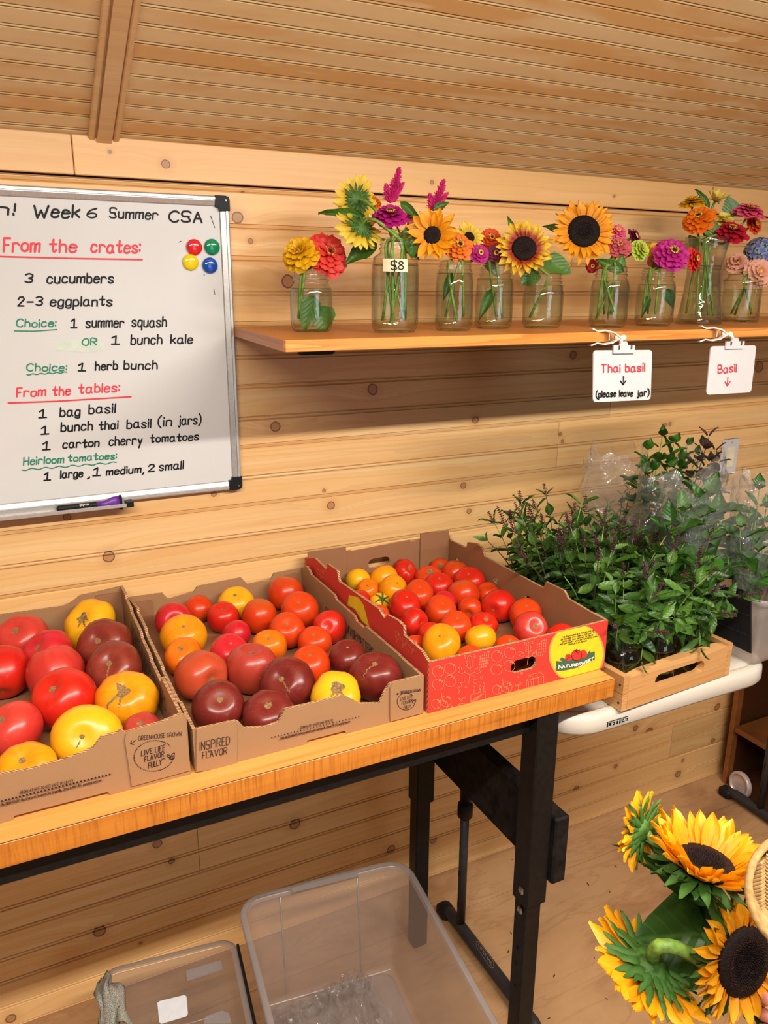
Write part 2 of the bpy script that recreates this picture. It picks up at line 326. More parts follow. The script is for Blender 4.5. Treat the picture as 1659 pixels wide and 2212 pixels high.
# ------------------------------------------------------------------ mesh helpers
class MB:
    def __init__(s): s.v = []; s.f = []; s.mi = []; s.m = 0
    def add(s, vs, fs):
        b = len(s.v); s.v += [Vector(x) for x in vs]
        for f in fs: s.f.append(tuple(b+i for i in f)); s.mi.append(s.m)
        return s
    def hexa(s, c):   # 8 corners: bottom 4 ccw, top 4
        return s.add(c, [(3, 2, 1, 0), (4, 5, 6, 7), (0, 1, 5, 4), (1, 2, 6, 5), (2, 3, 7, 6), (3, 0, 4, 7)])
    def box(s, x0, x1, y0, y1, z0, z1, bev=0.0):
        if bev:
            b = bev; ring = [(x0+b, y0), (x1-b, y0), (x1, y0+b), (x1, y1-b), (x1-b, y1), (x0+b, y1), (x0, y1-b), (x0, y0+b)]
            cx, cy = (x0+x1)/2, (y0+y1)/2
            def ins(p): return (p[0]+(b if p[0] < cx else -b), p[1]+(b if p[1] < cy else -b))
            rs = [[(*ins(p), z0) for p in ring], [(*p, z0+b) for p in ring], [(*p, z1-b) for p in ring], [(*ins(p), z1) for p in ring]]
            return s.rings(rs, True, True)
        return s.hexa([(x0, y0, z0), (x1, y0, z0), (x1, y1, z0), (x0, y1, z0), (x0, y0, z1), (x1, y0, z1), (x1, y1, z1), (x0, y1, z1)])
    def obox(s, O, U, V, W):   # oriented box from corner and three edge vectors
        O, U, V, W = map(Vector, (O, U, V, W))
        return s.hexa([O, O+U, O+U+V, O+V, O+W, O+U+W, O+U+V+W, O+V+W])
    def rings(s, rs, cap0=False, cap1=False, close=True):
        n = len(rs[0]); vs = [p for r in rs for p in r]; fs = []
        for i in range(len(rs)-1):
            for j in range(n if close else n-1):
                k = (j+1) % n; fs.append((i*n+j, i*n+k, (i+1)*n+k, (i+1)*n+j))
        if cap0: fs.append(tuple(range(n-1, -1, -1)))
        if cap1: fs.append(tuple((len(rs)-1)*n+j for j in range(n)))
        return s.add(vs, fs)
    def tube(s, pts, rad, n=8, caps=True):
        pts = [Vector(p) for p in pts]; rs = []; ref = None
        for i, p in enumerate(pts):
            d = (pts[min(i+1, len(pts)-1)]-pts[max(i-1, 0)]).normalized()
            if ref is None: ref = d.orthogonal().normalized()
            ref = (ref-d*ref.dot(d)); ref = ref.normalized() if ref.length > 1e-6 else d.orthogonal().normalized()
            b = d.cross(ref); r = rad[i] if isinstance(rad, (list, tuple)) else rad
            rs.append([p+ref*(r*math.cos(2*math.pi*k/n))+b*(r*math.sin(2*math.pi*k/n)) for k in range(n)])
        return s.rings(rs, caps, caps)
    def lathe(s, prof, n=24, O=(0, 0, 0), cap0=False, cap1=False, ax=None, sq=0.0):
        O = Vector(O); rs = []
        if ax is None: A, B, N = Vector((1, 0, 0)), Vector((0, 1, 0)), Vector((0, 0, 1))
        else: N = Vector(ax).normalized(); A = N.orthogonal().normalized(); B = N.cross(A)
        for r, z in prof: rs.append([O+A*(r*math.cos(2*math.pi*k/n))+B*(r*math.sin(2*math.pi*k/n))+N*z for k in range(n)])
        return s.rings(rs, cap0, cap1)
    def prism(s, outer, O, U, V, T, holes=(), side_m=None):   # 2-D outline in (U,V) through thickness vector T
        O, U, V, T = map(Vector, (O, U, V, T)); loops = [outer]+list(holes)
        tri = tessellate_polygon([[Vector((a, b, 0)) for a, b in lp] for lp in loops])
        flat = [p for lp in loops for p in lp]
        A = [O+U*a+V*b for a, b in flat]; B = [p+T for p in A]; n = len(A)
        s.add(A+B, [tuple(t) for t in tri]+[tuple(n+i for i in reversed(t)) for t in tri])
        m0 = s.m
        if side_m is not None: s.m = side_m
        st = 0
        for lp in loops:
            k = len(lp); vs = A[st:st+k]+B[st:st+k]
            s.add(vs, [(i, (i+1) % k, k+(i+1) % k, k+i) for i in range(k)]); st += k
        s.m = m0; return s
    def ribbon(s, pl, wd, N, lift=0.0004):
        s.rc = getattr(s, 'rc', 0)+1; lift += (s.rc % 24)*0.00006 if wd > .0015 else (s.rc % 12)*0.00003
        pl = [Vector(p) for p in pl]; N = Vector(N).normalized()
        q = [pl[0]]
        for p in pl[1:]:
            if (p-q[-1]).length > 1e-5: q.append(p)
        if len(q) == 1: q.append(q[0]+Vector((0, 0, wd*0.6)))
        turn = [True]+[(q[i]-q[i-1]).angle(q[i+1]-q[i]) > .18 for i in range(1, len(q)-1)]+[True]
        n8 = 8 if wd > .0015 else 6
        for i, p in enumerate(q):
            if turn[i] and wd > .0007:
                a0 = (q[1]-q[0]).normalized(); b0 = N.cross(a0); z = N*(lift+.000008*(i % 7))
                s.add([p+z+(a0*math.cos(2*math.pi*k/n8)+b0*math.sin(2*math.pi*k/n8))*(wd/2) for k in range(n8)], [tuple(range(n8))])
            if i < len(q)-1:
                d = (q[i+1]-p).normalized(); sd = N.cross(d)*(wd/2); z = N*(lift+.000004+.000008*(i % 7)); e = d*(0 if wd > .0007 else wd*.3)
                s.add([p+sd+z-e, p-sd+z-e, q[i+1]-sd+z+e, q[i+1]+sd+z+e], [(0, 1, 2, 3)])
        return s
    def grid(s, P, close=False):
        nu, nv = len(P), len(P[0]); vs = [p for r in P for p in r]; fs = []
        for i in range(nu-1):
            for j in range(nv if close else nv-1):
                k = (j+1) % nv; fs.append((i*nv+j, i*nv+k, (i+1)*nv+k, (i+1)*nv+j))
        return s.add(vs, fs)

COL = scene.collection; ORG = {}
def empty(name, loc, label=None, cat=None, group=None):
    o = bpy.data.objects.new(name, None); COL.objects.link(o); o.location = loc; ORG[o.name] = Vector(loc); o.empty_display_size = 0.02
    return tag(o, label, cat, group)
def tag(o, label=None, cat=None, group=None, kind=None):
    if label: o['label'] = label
    if cat: o['category'] = cat
    if group: o['group'] = group
    if kind: o['kind'] = kind
    return o
def add(name, mb, mats, parent=None, loc=None, smooth=False, **props):
    if not isinstance(mats, (list, tuple)): mats = [mats]
    L = ORG[parent.name] if parent is not None else Vector(loc if loc is not None else (0, 0, 0))
    me = bpy.data.meshes.new(name); me.from_pydata([tuple(v-L) for v in mb.v], [], mb.f)
    for m in mats: me.materials.append(m)
    if len(mats) > 1: me.polygons.foreach_set('material_index', mb.mi)
    if smooth: me.polygons.foreach_set('use_smooth', [True]*len(me.polygons))
    me.update(); o = bpy.data.objects.new(name, me); COL.objects.link(o)
    if parent is not None: o.parent = parent
    else: o.location = L
    ORG[o.name] = L
    for k, v in props.items(): o[k] = v
    return o
def inst(name, me, parent, Mw, **props):
    o = bpy.data.objects.new(name, me); COL.objects.link(o); o.parent = parent
    o.matrix_local = Matrix.Translation(-ORG[parent.name]) @ Mw; ORG[o.name] = ORG[parent.name]
    for k, v in props.items(): o[k] = v
    return o
def mesh_of(name, mb, mats, smooth=True):
    me = bpy.data.meshes.new(name); me.from_pydata([tuple(v) for v in mb.v], [], mb.f)
    for m in (mats if isinstance(mats, list) else [mats]): me.materials.append(m)
    if isinstance(mats, list): me.polygons.foreach_set('material_index', mb.mi)
    if smooth: me.polygons.foreach_set('use_smooth', [True]*len(me.polygons))
    me.update(); return me

# ------------------------------------------------------------------ stroke lettering
G = {'a': '4435150301103042 454150', 'b': '0800 0415354341301001', 'c': '4435150301103041', 'd': '4840 4435150301103041', 'e': '03434435150301103041',
 'f': '4738272620 0545', 'g': '4435150301103042 454z3y1y0z', 'h': '0800 0415354340', 'i': '0500 07', 'j': '252z1y0z 27', 'k': '0800 4502 1340', 'l': '0800',
 'm': '0500 04152534303455656460', 'n': '0500 0415354440', 'o': '25040120414425', 'p': '050x 0415354341301001', 'q': '4435150301103042 454x',
 'r': '0500 04153544', 's': '44351504133241301001', 't': '28213041 0545', 'u': '0501103042 4540', 'v': '052045', 'w': '0510345065', 'x': '0540 4500',
 'y': '0521 451x', 'z': '05450040', 'A': '002850 1343', 'B': '0800 083847453404 3453513000', 'C': '5748280602204051', 'D': '0800 082856523000',
 'E': '48080040 0434', 'F': '480800 0434', 'G': '57482806022040515434', 'H': '0800 5850 0454', 'I': '0800', 'J': '4841301001', 'K': '0800 5803 1450',
 'L': '080040', 'M': '0008346860', 'N': '00085058', 'O': '280602204052564828', 'P': '00083857553404', 'Q': '280602204052564828 3250',
 'R': '00083857553404 2450', 'S': '5748180705144443514010 01', 'T': '0858 2820', 'U': '080220405258', 'V': '083068', 'W': '0820456088', 'X': '0850 5800',
 'Y': '0834 6834 3430', 'Z': '08580050', '0': '28060220424628', '1': '0628 2820 0040', '2': '061838460040', '3': '0728474524 2443412001',
 '4': '380353 3830', '5': '48080443412001', '6': '4816022041432403', '7': '084810', '8': '280643412001034628', '9': '452406284640',
 ':': '01 05', '.': '00', ',': '101z0y', '!': '0803 00', '-': '0343', '(': '2906012y', ')': '0926210y', '$': '5748180705144443514010 3932',
 "'": '0806', 'o.': '', '/': '0048', 'd.': '', '*': '1807182918'}
YM = {'z': -1, 'y': -2, 'x': -3}
G['S'] = '574818070514444351401001'; G['$'] = '574818070514444351401001 393y'
def gy(c): return YM[c] if c in YM else int(c)
def smooth_pl(p):
    if len(p) < 4: return p
    out = []
    for i in range(len(p)-1):
        a, b, c, d = p[max(i-1, 0)], p[i], p[i+1], p[min(i+2, len(p)-1)]
        for k in range(3):
            t = k/3; out.append(tuple(0.5*((2*b[j])+(-a[j]+c[j])*t+(2*a[j]-5*b[j]+4*c[j]-d[j])*t*t+(-a[j]+3*b[j]-3*c[j]+d[j])*t**3) for j in (0, 1)))
    out.append(p[-1]); return out
ANG = set('AEFHIKLMNTVWXYZvwxzk1247')
def strokes(s, rng=None):
    x = 0.0; out = []
    for ch in s:
        if ch == ' ': x += 3.6; continue
        g = G.get(ch)
        if g is None: x += 2; continue
        wmax = 0; dy = (rng.uniform(-0.35, 0.35) if rng else 0)
        for st in g.split():
            p = [(int(st[i]), gy(st[i+1])) for i in range(0, len(st)-1, 2)]
            wmax = max(wmax, max(q[0] for q in p))
            if ch not in ANG: p = smooth_pl(p)
            if rng: p = [(a+rng.uniform(-.1, .1), b+dy) for a, b in p]
            out.append([(x+a, b) for a, b in p])
        x += wmax+2.1
    return out, max(x-2.1, 1)
def text(mb, s, p0, p1, cap, fn, N, wd, seed=None, slant=0.0, fnh=None):
    A = fn(*p0); B = fn(*p1); T = fn(p0[0], p0[1]-cap)
    V = (T-A); U = (B-A); N = Vector(N).normalized()
    st, W = strokes(s, random.Random(seed) if seed is not None else None)
    Ux = U/W; Vy = V/8.0
    for pl in st: mb.ribbon([A+Ux*(a+slant*b)+Vy*b for a, b in pl], wd, N)
def lines(mb, pls, fn, N, wd, lift=0.0004):
    for pl in pls: mb.ribbon([fn(*p) for p in pl], wd, N, lift)
def blob(mb, pts, fn, N, lift=0.0004):
    N = Vector(N).normalized(); P = [fn(*p)+N*lift for p in pts]
    # orient toward N
    nn = (P[1]-P[0]).cross(P[2]-P[1])
    mb.add(P, [tuple(range(len(P)))] if nn.dot(N) > 0 else [tuple(reversed(range(len(P))))])
def circ(cx, cy, rx, ry=None, n=20, a0=0, a1=360, rot=0):
    ry = rx if ry is None else ry; c, s_ = math.cos(math.radians(rot)), math.sin(math.radians(rot)); out = []
    for k in range(n+1):
        a = math.radians(a0+(a1-a0)*k/n); X, Y = rx*math.cos(a), ry*math.sin(a); out.append((cx+X*c-Y*s_, cy+X*s_+Y*c))
    return out

# ================================================================== STRUCTURE
rng = random.Random(7)
X0, X1 = -1.1, 3.1
# ---- wall of tongue-and-groove boards with a centre bead
BH = 0.138; ZB = -0.005
wall = empty('wall_back', (0, 0, 0)); wall['kind'] = 'structure'
bk = MB(); bk.box(X0, X1, 0.013, 0.05, -0.05, 2.02); add('backing', bk, M_blackwood, wall)
PROF = [(0, .012), (0, .005), (.0015, .0015), (.006, 0), (.0070, .0045), (.0085, .0045), (.010, 0), (.0635, 0), (.0645, .0050), (.0658, .0050), (.067, .0005), (.0700, 0), (.0715, .0005), (.0725, .0045), (.0738, .0045), (.0750, 0), (.1355, 0), (.138, .005), (.138, .012)]
joints = {}
for (px, py) in ((1205, 960), (429, 1835), (999, 1830), (1450, 1600), (1318, 880), (60, 1500), (1240, 500), (980, 660)):
    P = on_y(px, py, 0); row = int((P.z-ZB)/BH); joints.setdefault(row, []).append(P.x)
KN = [(525, 418, 5), (513, 470, 12), (541, 521, 6), (622, 608, 14), (1027, 907, 8), (595, 921, 11), (805, 841, 12), (700, 1060, 4), (1238, 767, 9),
      (1210, 938, 4), (1215, 953, 4), (1001, 1049, 7), (1013, 1104, 6), (1018, 1084, 4), (715, 1092, 9), (235, 1203, 12), (145, 1117, 8), (462, 1067, 6),
      (340, 1823, 10), (371, 1860, 7), (414, 1933, 5), (426, 1940, 5), (215, 2012, 13), (304, 2037, 4), (24, 2200, 11), (637, 1780, 12), (936, 1815, 8),
      (1403, 1580, 9), (1373, 1573, 7), (1475, 1643, 4), (1465, 1672, 8), (1550, 1527, 8), (1640, 793, 12), (1437, 918, 4), (1447, 916, 4), (1417, 1612, 4),
      (569, 1897, 5), (560, 1890, 4), (1245, 1705, 8), (720, 560, 3), (1330, 1655, 5), (1540, 1600, 6), (862, 1480, 5), (30, 1400, 8), (90, 1195, 5), (697, 1865, 5), (845, 1835, 10)]
kn = [(on_y(x, y, 0), r/FPX*depth(on_y(x, y, 0))) for x, y, r in KN]
def profile_board(name, mb_prof, xa, xb, z0, parent, mats, y0=0.0):
    mb = MB(); n = len(mb_prof)
    vs = [(xa, y0+y, z0+z) for z, y in mb_prof]+[(xb, y0+y, z0+z) for z, y in mb_prof]
    mb.add(vs, [(i, n+i, n+i+1, i+1) for i in range(n-1)]+[tuple(range(n)), tuple(reversed(range(n, 2*n)))])
    return add(name, mb, mats, parent)
for row in range(15):
    z0 = ZB+row*BH; PR_ = PROF if row < 14 else [p for p in PROF if p[0] < .076]+[(.078, 0), (.078, .012)]
    cuts = [X0]+sorted(joints.get(row, []))+[X1]
    if row not in joints: cuts = [X0, X1]
    for a, b in zip(cuts[:-1], cuts[1:]):
        o = profile_board('wall_board', PR_, a+0.0006, b-0.0006, z0, wall, M_wall)
        ks = sorted([(P, r) for P, r in kn if z0-0.003 <= P.z < z0+BH-0.003 and a <= P.x < b], key=lambda k: -k[1])[:4]
        for i in range(4):
            o['k%d' % i] = (ks[i][0].x, ks[i][0].z, ks[i][1]) if i < len(ks) else (90.0, 90.0, 0.0002)
# flat top board, proud of the wall, with one butt joint
tt = empty('trim_top', (0, 0, 0)); tt['kind'] = 'structure'
jx = on_y(157, 330, -0.012).x
for a, b, ks in ((X0, jx, []), (jx, X1, [(358, 355, 9), (237, 328, 4), (933, 394, 4), (1327, 424, 3)])):
    mb = MB(); mb.box(a+0.0007, b-0.0007, -0.012, -0.0008, 1.9405, 2.012, bev=0.0015); o = add('top_board', mb, M_trimwood, tt)
    for i in range(4):
        P = on_y(ks[i][0], ks[i][1], -0.012) if i < len(ks) else None
        o['k%d' % i] = (P.x, P.z, ks[i][2]/FPX*depth(P)) if P else (90.0, 90.0, 0.0002)
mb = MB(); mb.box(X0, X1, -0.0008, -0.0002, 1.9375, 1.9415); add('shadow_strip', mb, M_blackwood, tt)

# ---- sloping beadboard ceiling
SL = 0.518; sd = Vector((0, -1, SL)).normalized(); sn = Vector((0, -SL, -1)).normalized()   # up the slope; towards the room
ceil = empty('ceiling', (0, 0, 2.009)); ceil['kind'] = 'structure'
mb = MB(); mb.obox((X0, 0.03, 2.009+0.012-0.03*SL), (X1-X0, 0, 0), sd*2.3, -sn*0.03); add('backing', mb, M_blackwood, ceil)
CP = 0.0392
cprof = [(0, -.009), (0, -.0060), (.0020, -.0058), (.0026, -.0010), (.0044, 0), (.0062, -.0010), (.0068, -.0058), (.0088, -.0058), (.0096, 0), (CP, 0), (CP, -.009)]
s = 0.0185; k = -1
O = Vector((0, 0, 2.009))
while s < 1.75:
    mb = MB(); n = len(cprof)
    st = s if k >= 0 else 0.0
    for xx in (X0, X1): mb.v += [O+Vector((xx, 0, 0))+sd*(s+a)+sn*b for a, b in cprof]
    mb.f = [(i, i+1, n+i+1, n+i) for i in range(n-1)]; mb.mi = [0]*len(mb.f)
    add('bead_board', mb, M_ceil, ceil); s += CP; k += 1
mb = MB(); mb.obox(O+Vector((X0, 0, 0)), (X1-X0, 0, 0), sd*0.0178, -sn*0.008); add('bead_board', mb, M_ceil, ceil)
# batten across the boards
ba = empty('trim_batten', (0.257, 0, 2.009)); ba['kind'] = 'structure'
bx0, bx1 = 0.229, 0.286
def slope_pt(x, s_, h): return O+Vector((x, 0, 0))+sd*s_+sn*h
pr = [(0, 0), (0, .007), (.002, .0095), (.009, .0105), (.0115, .009), (.0125, .006), (.0145, .006), (.0150, .0135), (.0425, .0135), (.0430, .006), (.0450, .006), (.0460, .009), (.0485, .0105), (.0555, .0095), (.0575, .007), (.0575, 0)]
def bseg(name, seg):
    mb = MB(); n = len(seg)
    for s_ in (0.0, 1.75): mb.v += [slope_pt(bx0+a, s_, h) for a, h in seg]
    mb.f = [(i, n+i, n+i+1, i+1) for i in range(n-1)]+[tuple(range(n))]; mb.mi = [0]*len(mb.f); add(name, mb, M_batten, ba)
bseg('edge_moulding', pr[:7]+[(.0145, 0)]); bseg('edge_moulding', [(.0430, 0)]+pr[9:]); bseg('batten_face', [(.0146, 0)]+pr[7:9]+[(.0429, 0)])

# ---- plywood floor
floor = empty('floor', (0, 0, 0)); floor['kind'] = 'structure'
seam = on_z(1060, 1941, 0).y
for y0, y1 in ((-3.2, seam-0.001), (seam+0.001, 0.02)):
    for x0, x1 in ((X0, X1),):
        mb = MB(); mb.box(x0, x1, y0, y1, -0.02, 0.0); add('plywood_sheet', mb, M_floor, floor)
mb = MB(); mb.box(X0, X1, -3.2, 0.05, -0.06, -0.0195); add('subfloor', mb, M_blackwood, floor)

# ---- outlet cover
t = empty('outlet_cover', (2.10, 0, 1.21), 'white outlet cover plate on the pine wall behind the bagged basil', 'outlet cover')
A, B = on_y(1572, 948, 0), on_y(1583, 990, 0); zc = 1.215
mb = MB(); mb.box(2.072, 2.145, -0.006, 0.002, zc-0.058, zc+0.058, bev=0.003); add('plate', mb, M_signwhite, t)
mb = MB(); mb.box(2.092, 2.125, -0.008, -0.004, zc-0.033, zc+0.033); add('receptacle', mb, M_tape, t)
mb = MB(); mb.lathe([(0.003, 0), (0.002, 0.0012)], 8, (2.108, -0.006, zc+0.047), ax=(0, -1, 0), cap1=True); add('screw', mb, M_steel, t)

# ================================================================== WHITEBOARD
WX1, WZ0, WZ1, WX0 = 0.497, 1.288, 1.9155, -0.42
wb = empty('whiteboard', (0.04, -0.01, WZ0), 'framed whiteboard listing the week 6 share in black, red and green marker', 'whiteboard')
FWd = 0.0205
mb = MB(); mb.box(WX0+.01, WX1-.01, -0.014, -0.002, WZ0+.01, WZ1-.01); add('writing_surface', mb, M_board, wb)
fp = [(0, 0), (0, -.018), (.003, -.021), (.0075, -.021), (.0080, -.0175), (.0095, -.0175), (.010, -.0195), (.0185, -.0165), (FWd, -.0145), (FWd, -.012)]
def frame_side(a, b, out):    # a, b corners on outer edge; out: inward dir
    mb = MB(); n = len(fp); a, b, out = Vector(a), Vector(b), Vector(out)
    for e in (a, b): mb.v += [e+out*p+Vector((0, q, 0)) for p, q in fp]
    mb.f = [(i, n+i, n+i+1, i+1) for i in range(n-1)]; mb.mi = [0]*len(mb.f); add('frame_rail', mb, M_alu, wb)
frame_side((WX1, 0, WZ0), (WX1, 0, WZ1), (-1, 0, 0)); frame_side((WX0, 0, WZ1), (WX0, 0, WZ0), (1, 0, 0))
frame_side((WX1, 0, WZ1), (WX0, 0, WZ1), (0, 0, -1)); frame_side((WX0, 0, WZ0), (WX1, 0, WZ0), (0, 0, 1))
for cx_, cz_, dx, dz in ((WX1, WZ1, -1, -1), (WX1, WZ0, -1, 1)):
    r_ = .008; pts = [(0, .030), (0, r_), (.0024, .0024), (r_, 0), (.030, 0), (.030, .0225), (.0255, .0225), (.0225, .0265), (.0225, .030)]
    pts = [(cx_+dx*(a-0.0008), cz_+dz*(b-0.0008)) for a, b in pts]
    mb = MB(); mb.prism(pts, (0, -0.0225, 0), (1, 0, 0), (0, 0, 1), (0, 0.0215, 0)); c = add('corner_cap', mb, M_blackplastic, wb)
    mb = MB(); mb.lathe([(.0022, 0), (.0016, .0012)], 8, (cx_+dx*.0075, -0.0226, cz_+dz*.0085), ax=(0, -1, 0), cap1=True); add('screw', mb, M_steel, c)
wf = lambda x, y: on_y(x, y, -0.0142); WN = (0, -1, 0); WD = 0.0033
L = [('k', 'n!', -8, 461, 30, 464, 24), ('k', 'Week', 73, 470, 171, 470, 26), ('k', '6', 188, 470, 207, 470, 20), ('k', 'Summer', 237, 470, 340, 474, 21), ('k', 'CSA', 366, 478, 436, 480, 22),
     ('r', 'From', 8, 543, 85, 543, 29), ('r', 'the', 107, 544, 164, 544, 26), ('r', 'crates:', 197, 545, 302, 545, 25),
     ('k', '3', 54, 610, 69, 610, 19), ('k', 'cucumbers', 102, 611, 244, 611.5, 21), ('k', '2-3', 39, 660, 90, 660, 19), ('k', 'eggplants', 109, 661, 241, 660, 20),
     ('g', 'Choice:', 36, 706, 120, 706, 16), ('k', '1', 153, 708, 166, 708, 19), ('k', 'summer', 186, 707, 267, 707, 21), ('k', 'squash', 285, 706, 359, 705, 21),
     ('g', 'OR', 178, 745.5, 208, 745, 14), ('k', '1', 241, 744, 257, 744, 18), ('k', 'bunch', 283, 743, 349, 742, 20), ('k', 'kale', 369, 741.5, 415, 741, 18),
     ('g', 'Choice:', 58, 801, 143, 801, 15), ('k', '1', 169, 801, 184, 801, 16), ('k', 'herb', 206, 799, 253, 798.5, 18), ('k', 'bunch', 268, 798, 339, 797, 18),
     ('r', 'From', 36, 857, 98, 855, 19), ('r', 'the', 114, 854, 151, 853, 19), ('r', 'tables:', 170, 849, 257, 846, 19),
     ('k', '1', 84, 902, 100, 901, 17), ('k', 'bag', 130, 899, 172, 897, 19), ('k', 'basil', 192, 893.5, 248, 891, 19),
     ('k', '1', 89, 937.6, 105, 936.5, 17), ('k', 'bunch', 132, 932, 199, 928.5, 19), ('k', 'thai', 214, 928, 254, 926, 17), ('k', 'basil', 274, 925, 325, 923, 18), ('k', '(in', 342, 920, 370, 919, 19), ('k', 'jars)', 385, 918, 433, 915, 19),
     ('k', '1', 92, 971.5, 108, 970.5, 17), ('k', 'carton', 136, 968, 213, 964, 17), ('k', 'cherry', 236, 963, 306, 959, 19), ('k', 'tomatoes', 324, 956, 428, 950, 16),
     ('g', 'Heirloom', 51, 1004, 137, 999, 16), ('g', 'tomatoes:', 147, 997, 251, 991, 14),
     ('k', '1', 95, 1037, 109, 1036, 16), ('k', 'large', 131, 1033, 178, 1029, 16), ('k', ',', 189, 1030, 193, 1030, 16), ('k', '1', 201, 1028, 217, 1027, 17), ('k', 'medium,', 230, 1026, 310, 1020, 15), ('k', '2', 320, 1019, 333, 1018, 15), ('k', 'small', 344, 1017, 395, 1012, 17)]
MK = {'k': MB(), 'r': MB(), 'g': MB()}
for i, (c, s_, xa, ya, xb, yb, cp) in enumerate(L):
    MK[c] = MB()
    text(MK[c], s_, (xa, ya), (xb, yb), cp, wf, WN, 0.0039 if cp > 21 else (0.0026 if c == 'g' else 0.0031), seed=i*3+1, slant=0.05)
    add('handwriting', MK[c], {'k': M_ink, 'r': M_inkred, 'g': M_inkgreen}[c], wb)
MK = {'k': MB(), 'r': MB(), 'g': MB()}
lines(MK['r'], [[(-20, 553.5), (120, 557.5), (307, 561)], [(18, 870.5), (120, 867), (283, 857)]], wf, WN, 0.0032)
wavy = lambda x0, y0, x1, y1, n, a: [(x0+(x1-x0)*k/(n*6), y0+(y1-y0)*k/(n*6)+a*math.sin(k*math.pi/3)) for k in range(n*6+1)]
lines(MK['g'], [[(31, 715), (75, 715.5), (123, 712)], wavy(58, 809, 144, 804, 5, 1.2), wavy(47, 1015, 251, 999, 7, 1.8)], wf, WN, 0.0022)
lines(MK['k'], [[(462, 624), (464, 636)], [(386, 523), (391, 521)], [(440, 594), (442, 594)], [(455, 467), (464, 492)]], wf, WN, 0.0012)
for c, m, lb in (('k', M_ink, 'stray black pen marks'), ('r', M_inkred, 'red underlines'), ('g', M_inkgreen, 'green underlines')):
    tag(add('underline' if c != 'k' else 'pen_mark', MK[c], m, wb), lb)
sm = plain('green_smear', (0.60, 0.68, 0.60), 0.3, var=0.05)
mb = MB(); blob(mb, [(128, 738), (170, 730), (226, 741), (226, 756), (190, 762), (120, 756)], wf, WN, 0.0002); add('erased_smear', mb, sm, wb)
# marker tray: rail along the bottom edge
ta, tb = on_y(-60, 1122, -0.03), on_y(283, 1087, -0.03)
tray = empty('marker_tray', (ta.x, -0.03, ta.z), 'narrow aluminium marker tray hooked under the whiteboard', 'tray')
mb = MB(); zt = (ta.z+tb.z)/2-0.004
mb.box(WX0+0.05, tb.x-0.004, -0.047, -0.022, zt, zt+0.002); mb.box(WX0+0.05, tb.x-0.004, -0.049, -0.046, zt, zt+0.008, bev=0.001); mb.box(WX0+0.05, tb.x-0.004, -0.024, -0.0222, zt, zt+0.014); add('rail', mb, M_alu, tray)
mb = MB(); mb.box(tb.x-0.012, tb.x+0.003, -0.05, -0.022, zt-0.001, zt+0.0105, bev=0.001); tag(add('end_cap', mb, M_blackplastic, tray), 'black end cap')
# marker
a, b = on_y(124, 1093, -0.038), on_y(262, 1077, -0.038); a.z = b.z = zt+0.0095
mk = empty('dry_erase_marker', a, 'black marker with a wide purple cap eraser lying in the tray', 'marker')
m1 = a.lerp(b, 0.60); m2 = a.lerp(b, 0.74); m3 = a.lerp(b, 0.98)
mb = MB(); mb.tube([a, a.lerp(b, .02), m1], [0.006, 0.0072, 0.0072], 12); add('barrel', mb, M_blackplastic, mk, smooth=False)
mb = MB(); mb.tube([a.lerp(b, .02), a-(b-a)*0.015], [0.0055, 0.0045], 10); add('end_plug', mb, M_blackplastic, mk)
M_purple = plain('purple_plastic', (0.13, 0.025, 0.30), 0.35)
mb = MB(); rs = []
for tt_, hz in ((.60, .0072), (.72, .0072), (.76, .0085), (.82, .0125), (.88, .0145), (.965, .0148)):
    P = a.lerp(b, tt_); rs.append([P+Vector((0, .0075*math.cos(q), hz*math.sin(q))) for q in [2*math.pi*k_/14 for k_ in range(14)]])
mb.rings(rs, True, True); add('cap', mb, M_purple, mk, smooth=True)
mb = MB(); P = a.lerp(b, .966); mb.box(P.x, P.x+.005, P.y-.007, P.y+.007, P.z-.0148, P.z+.0148); add('eraser_felt', mb, M_blackplastic, mk)
mb = MB(); yf = a.y-0.0074
text(mb, 'maxtek', (192, 1087.5), (172, 1089.5), -5, lambda x, y: on_y(x, y, yf), WN, 0.0007); add('print', mb, M_wprint, mk)
# magnets
for px, py, col, nm in ((419, 534, (0.70, 0.015, 0.02), 'red'), (457.5, 533.5, (0.0, 0.24, 0.10), 'green'), (411, 566.5, (0.85, 0.62, 0.0), 'yellow'), (453, 573.5, (0.005, 0.07, 0.42), 'blue')):
    P = on_y(px, py, -0.0145); m = plain('magnet_'+nm, col, 0.12, var=0.01, coat=0.5)
    mb = MB(); R = 0.0163; mb.lathe([(R*.97, 0), (R, .002), (R, .004), (R*.93, .0068), (R*.75, .0086), (R*.4, .0097), (0.0005, .01)], 28, P, ax=(0, -1, 0), cap0=True)
    o = add('round_magnet', mb, m, loc=P, smooth=True); tag(o, 'round %s magnet on the whiteboard beside its right frame' % nm, 'magnet', 'magnets on the whiteboard')

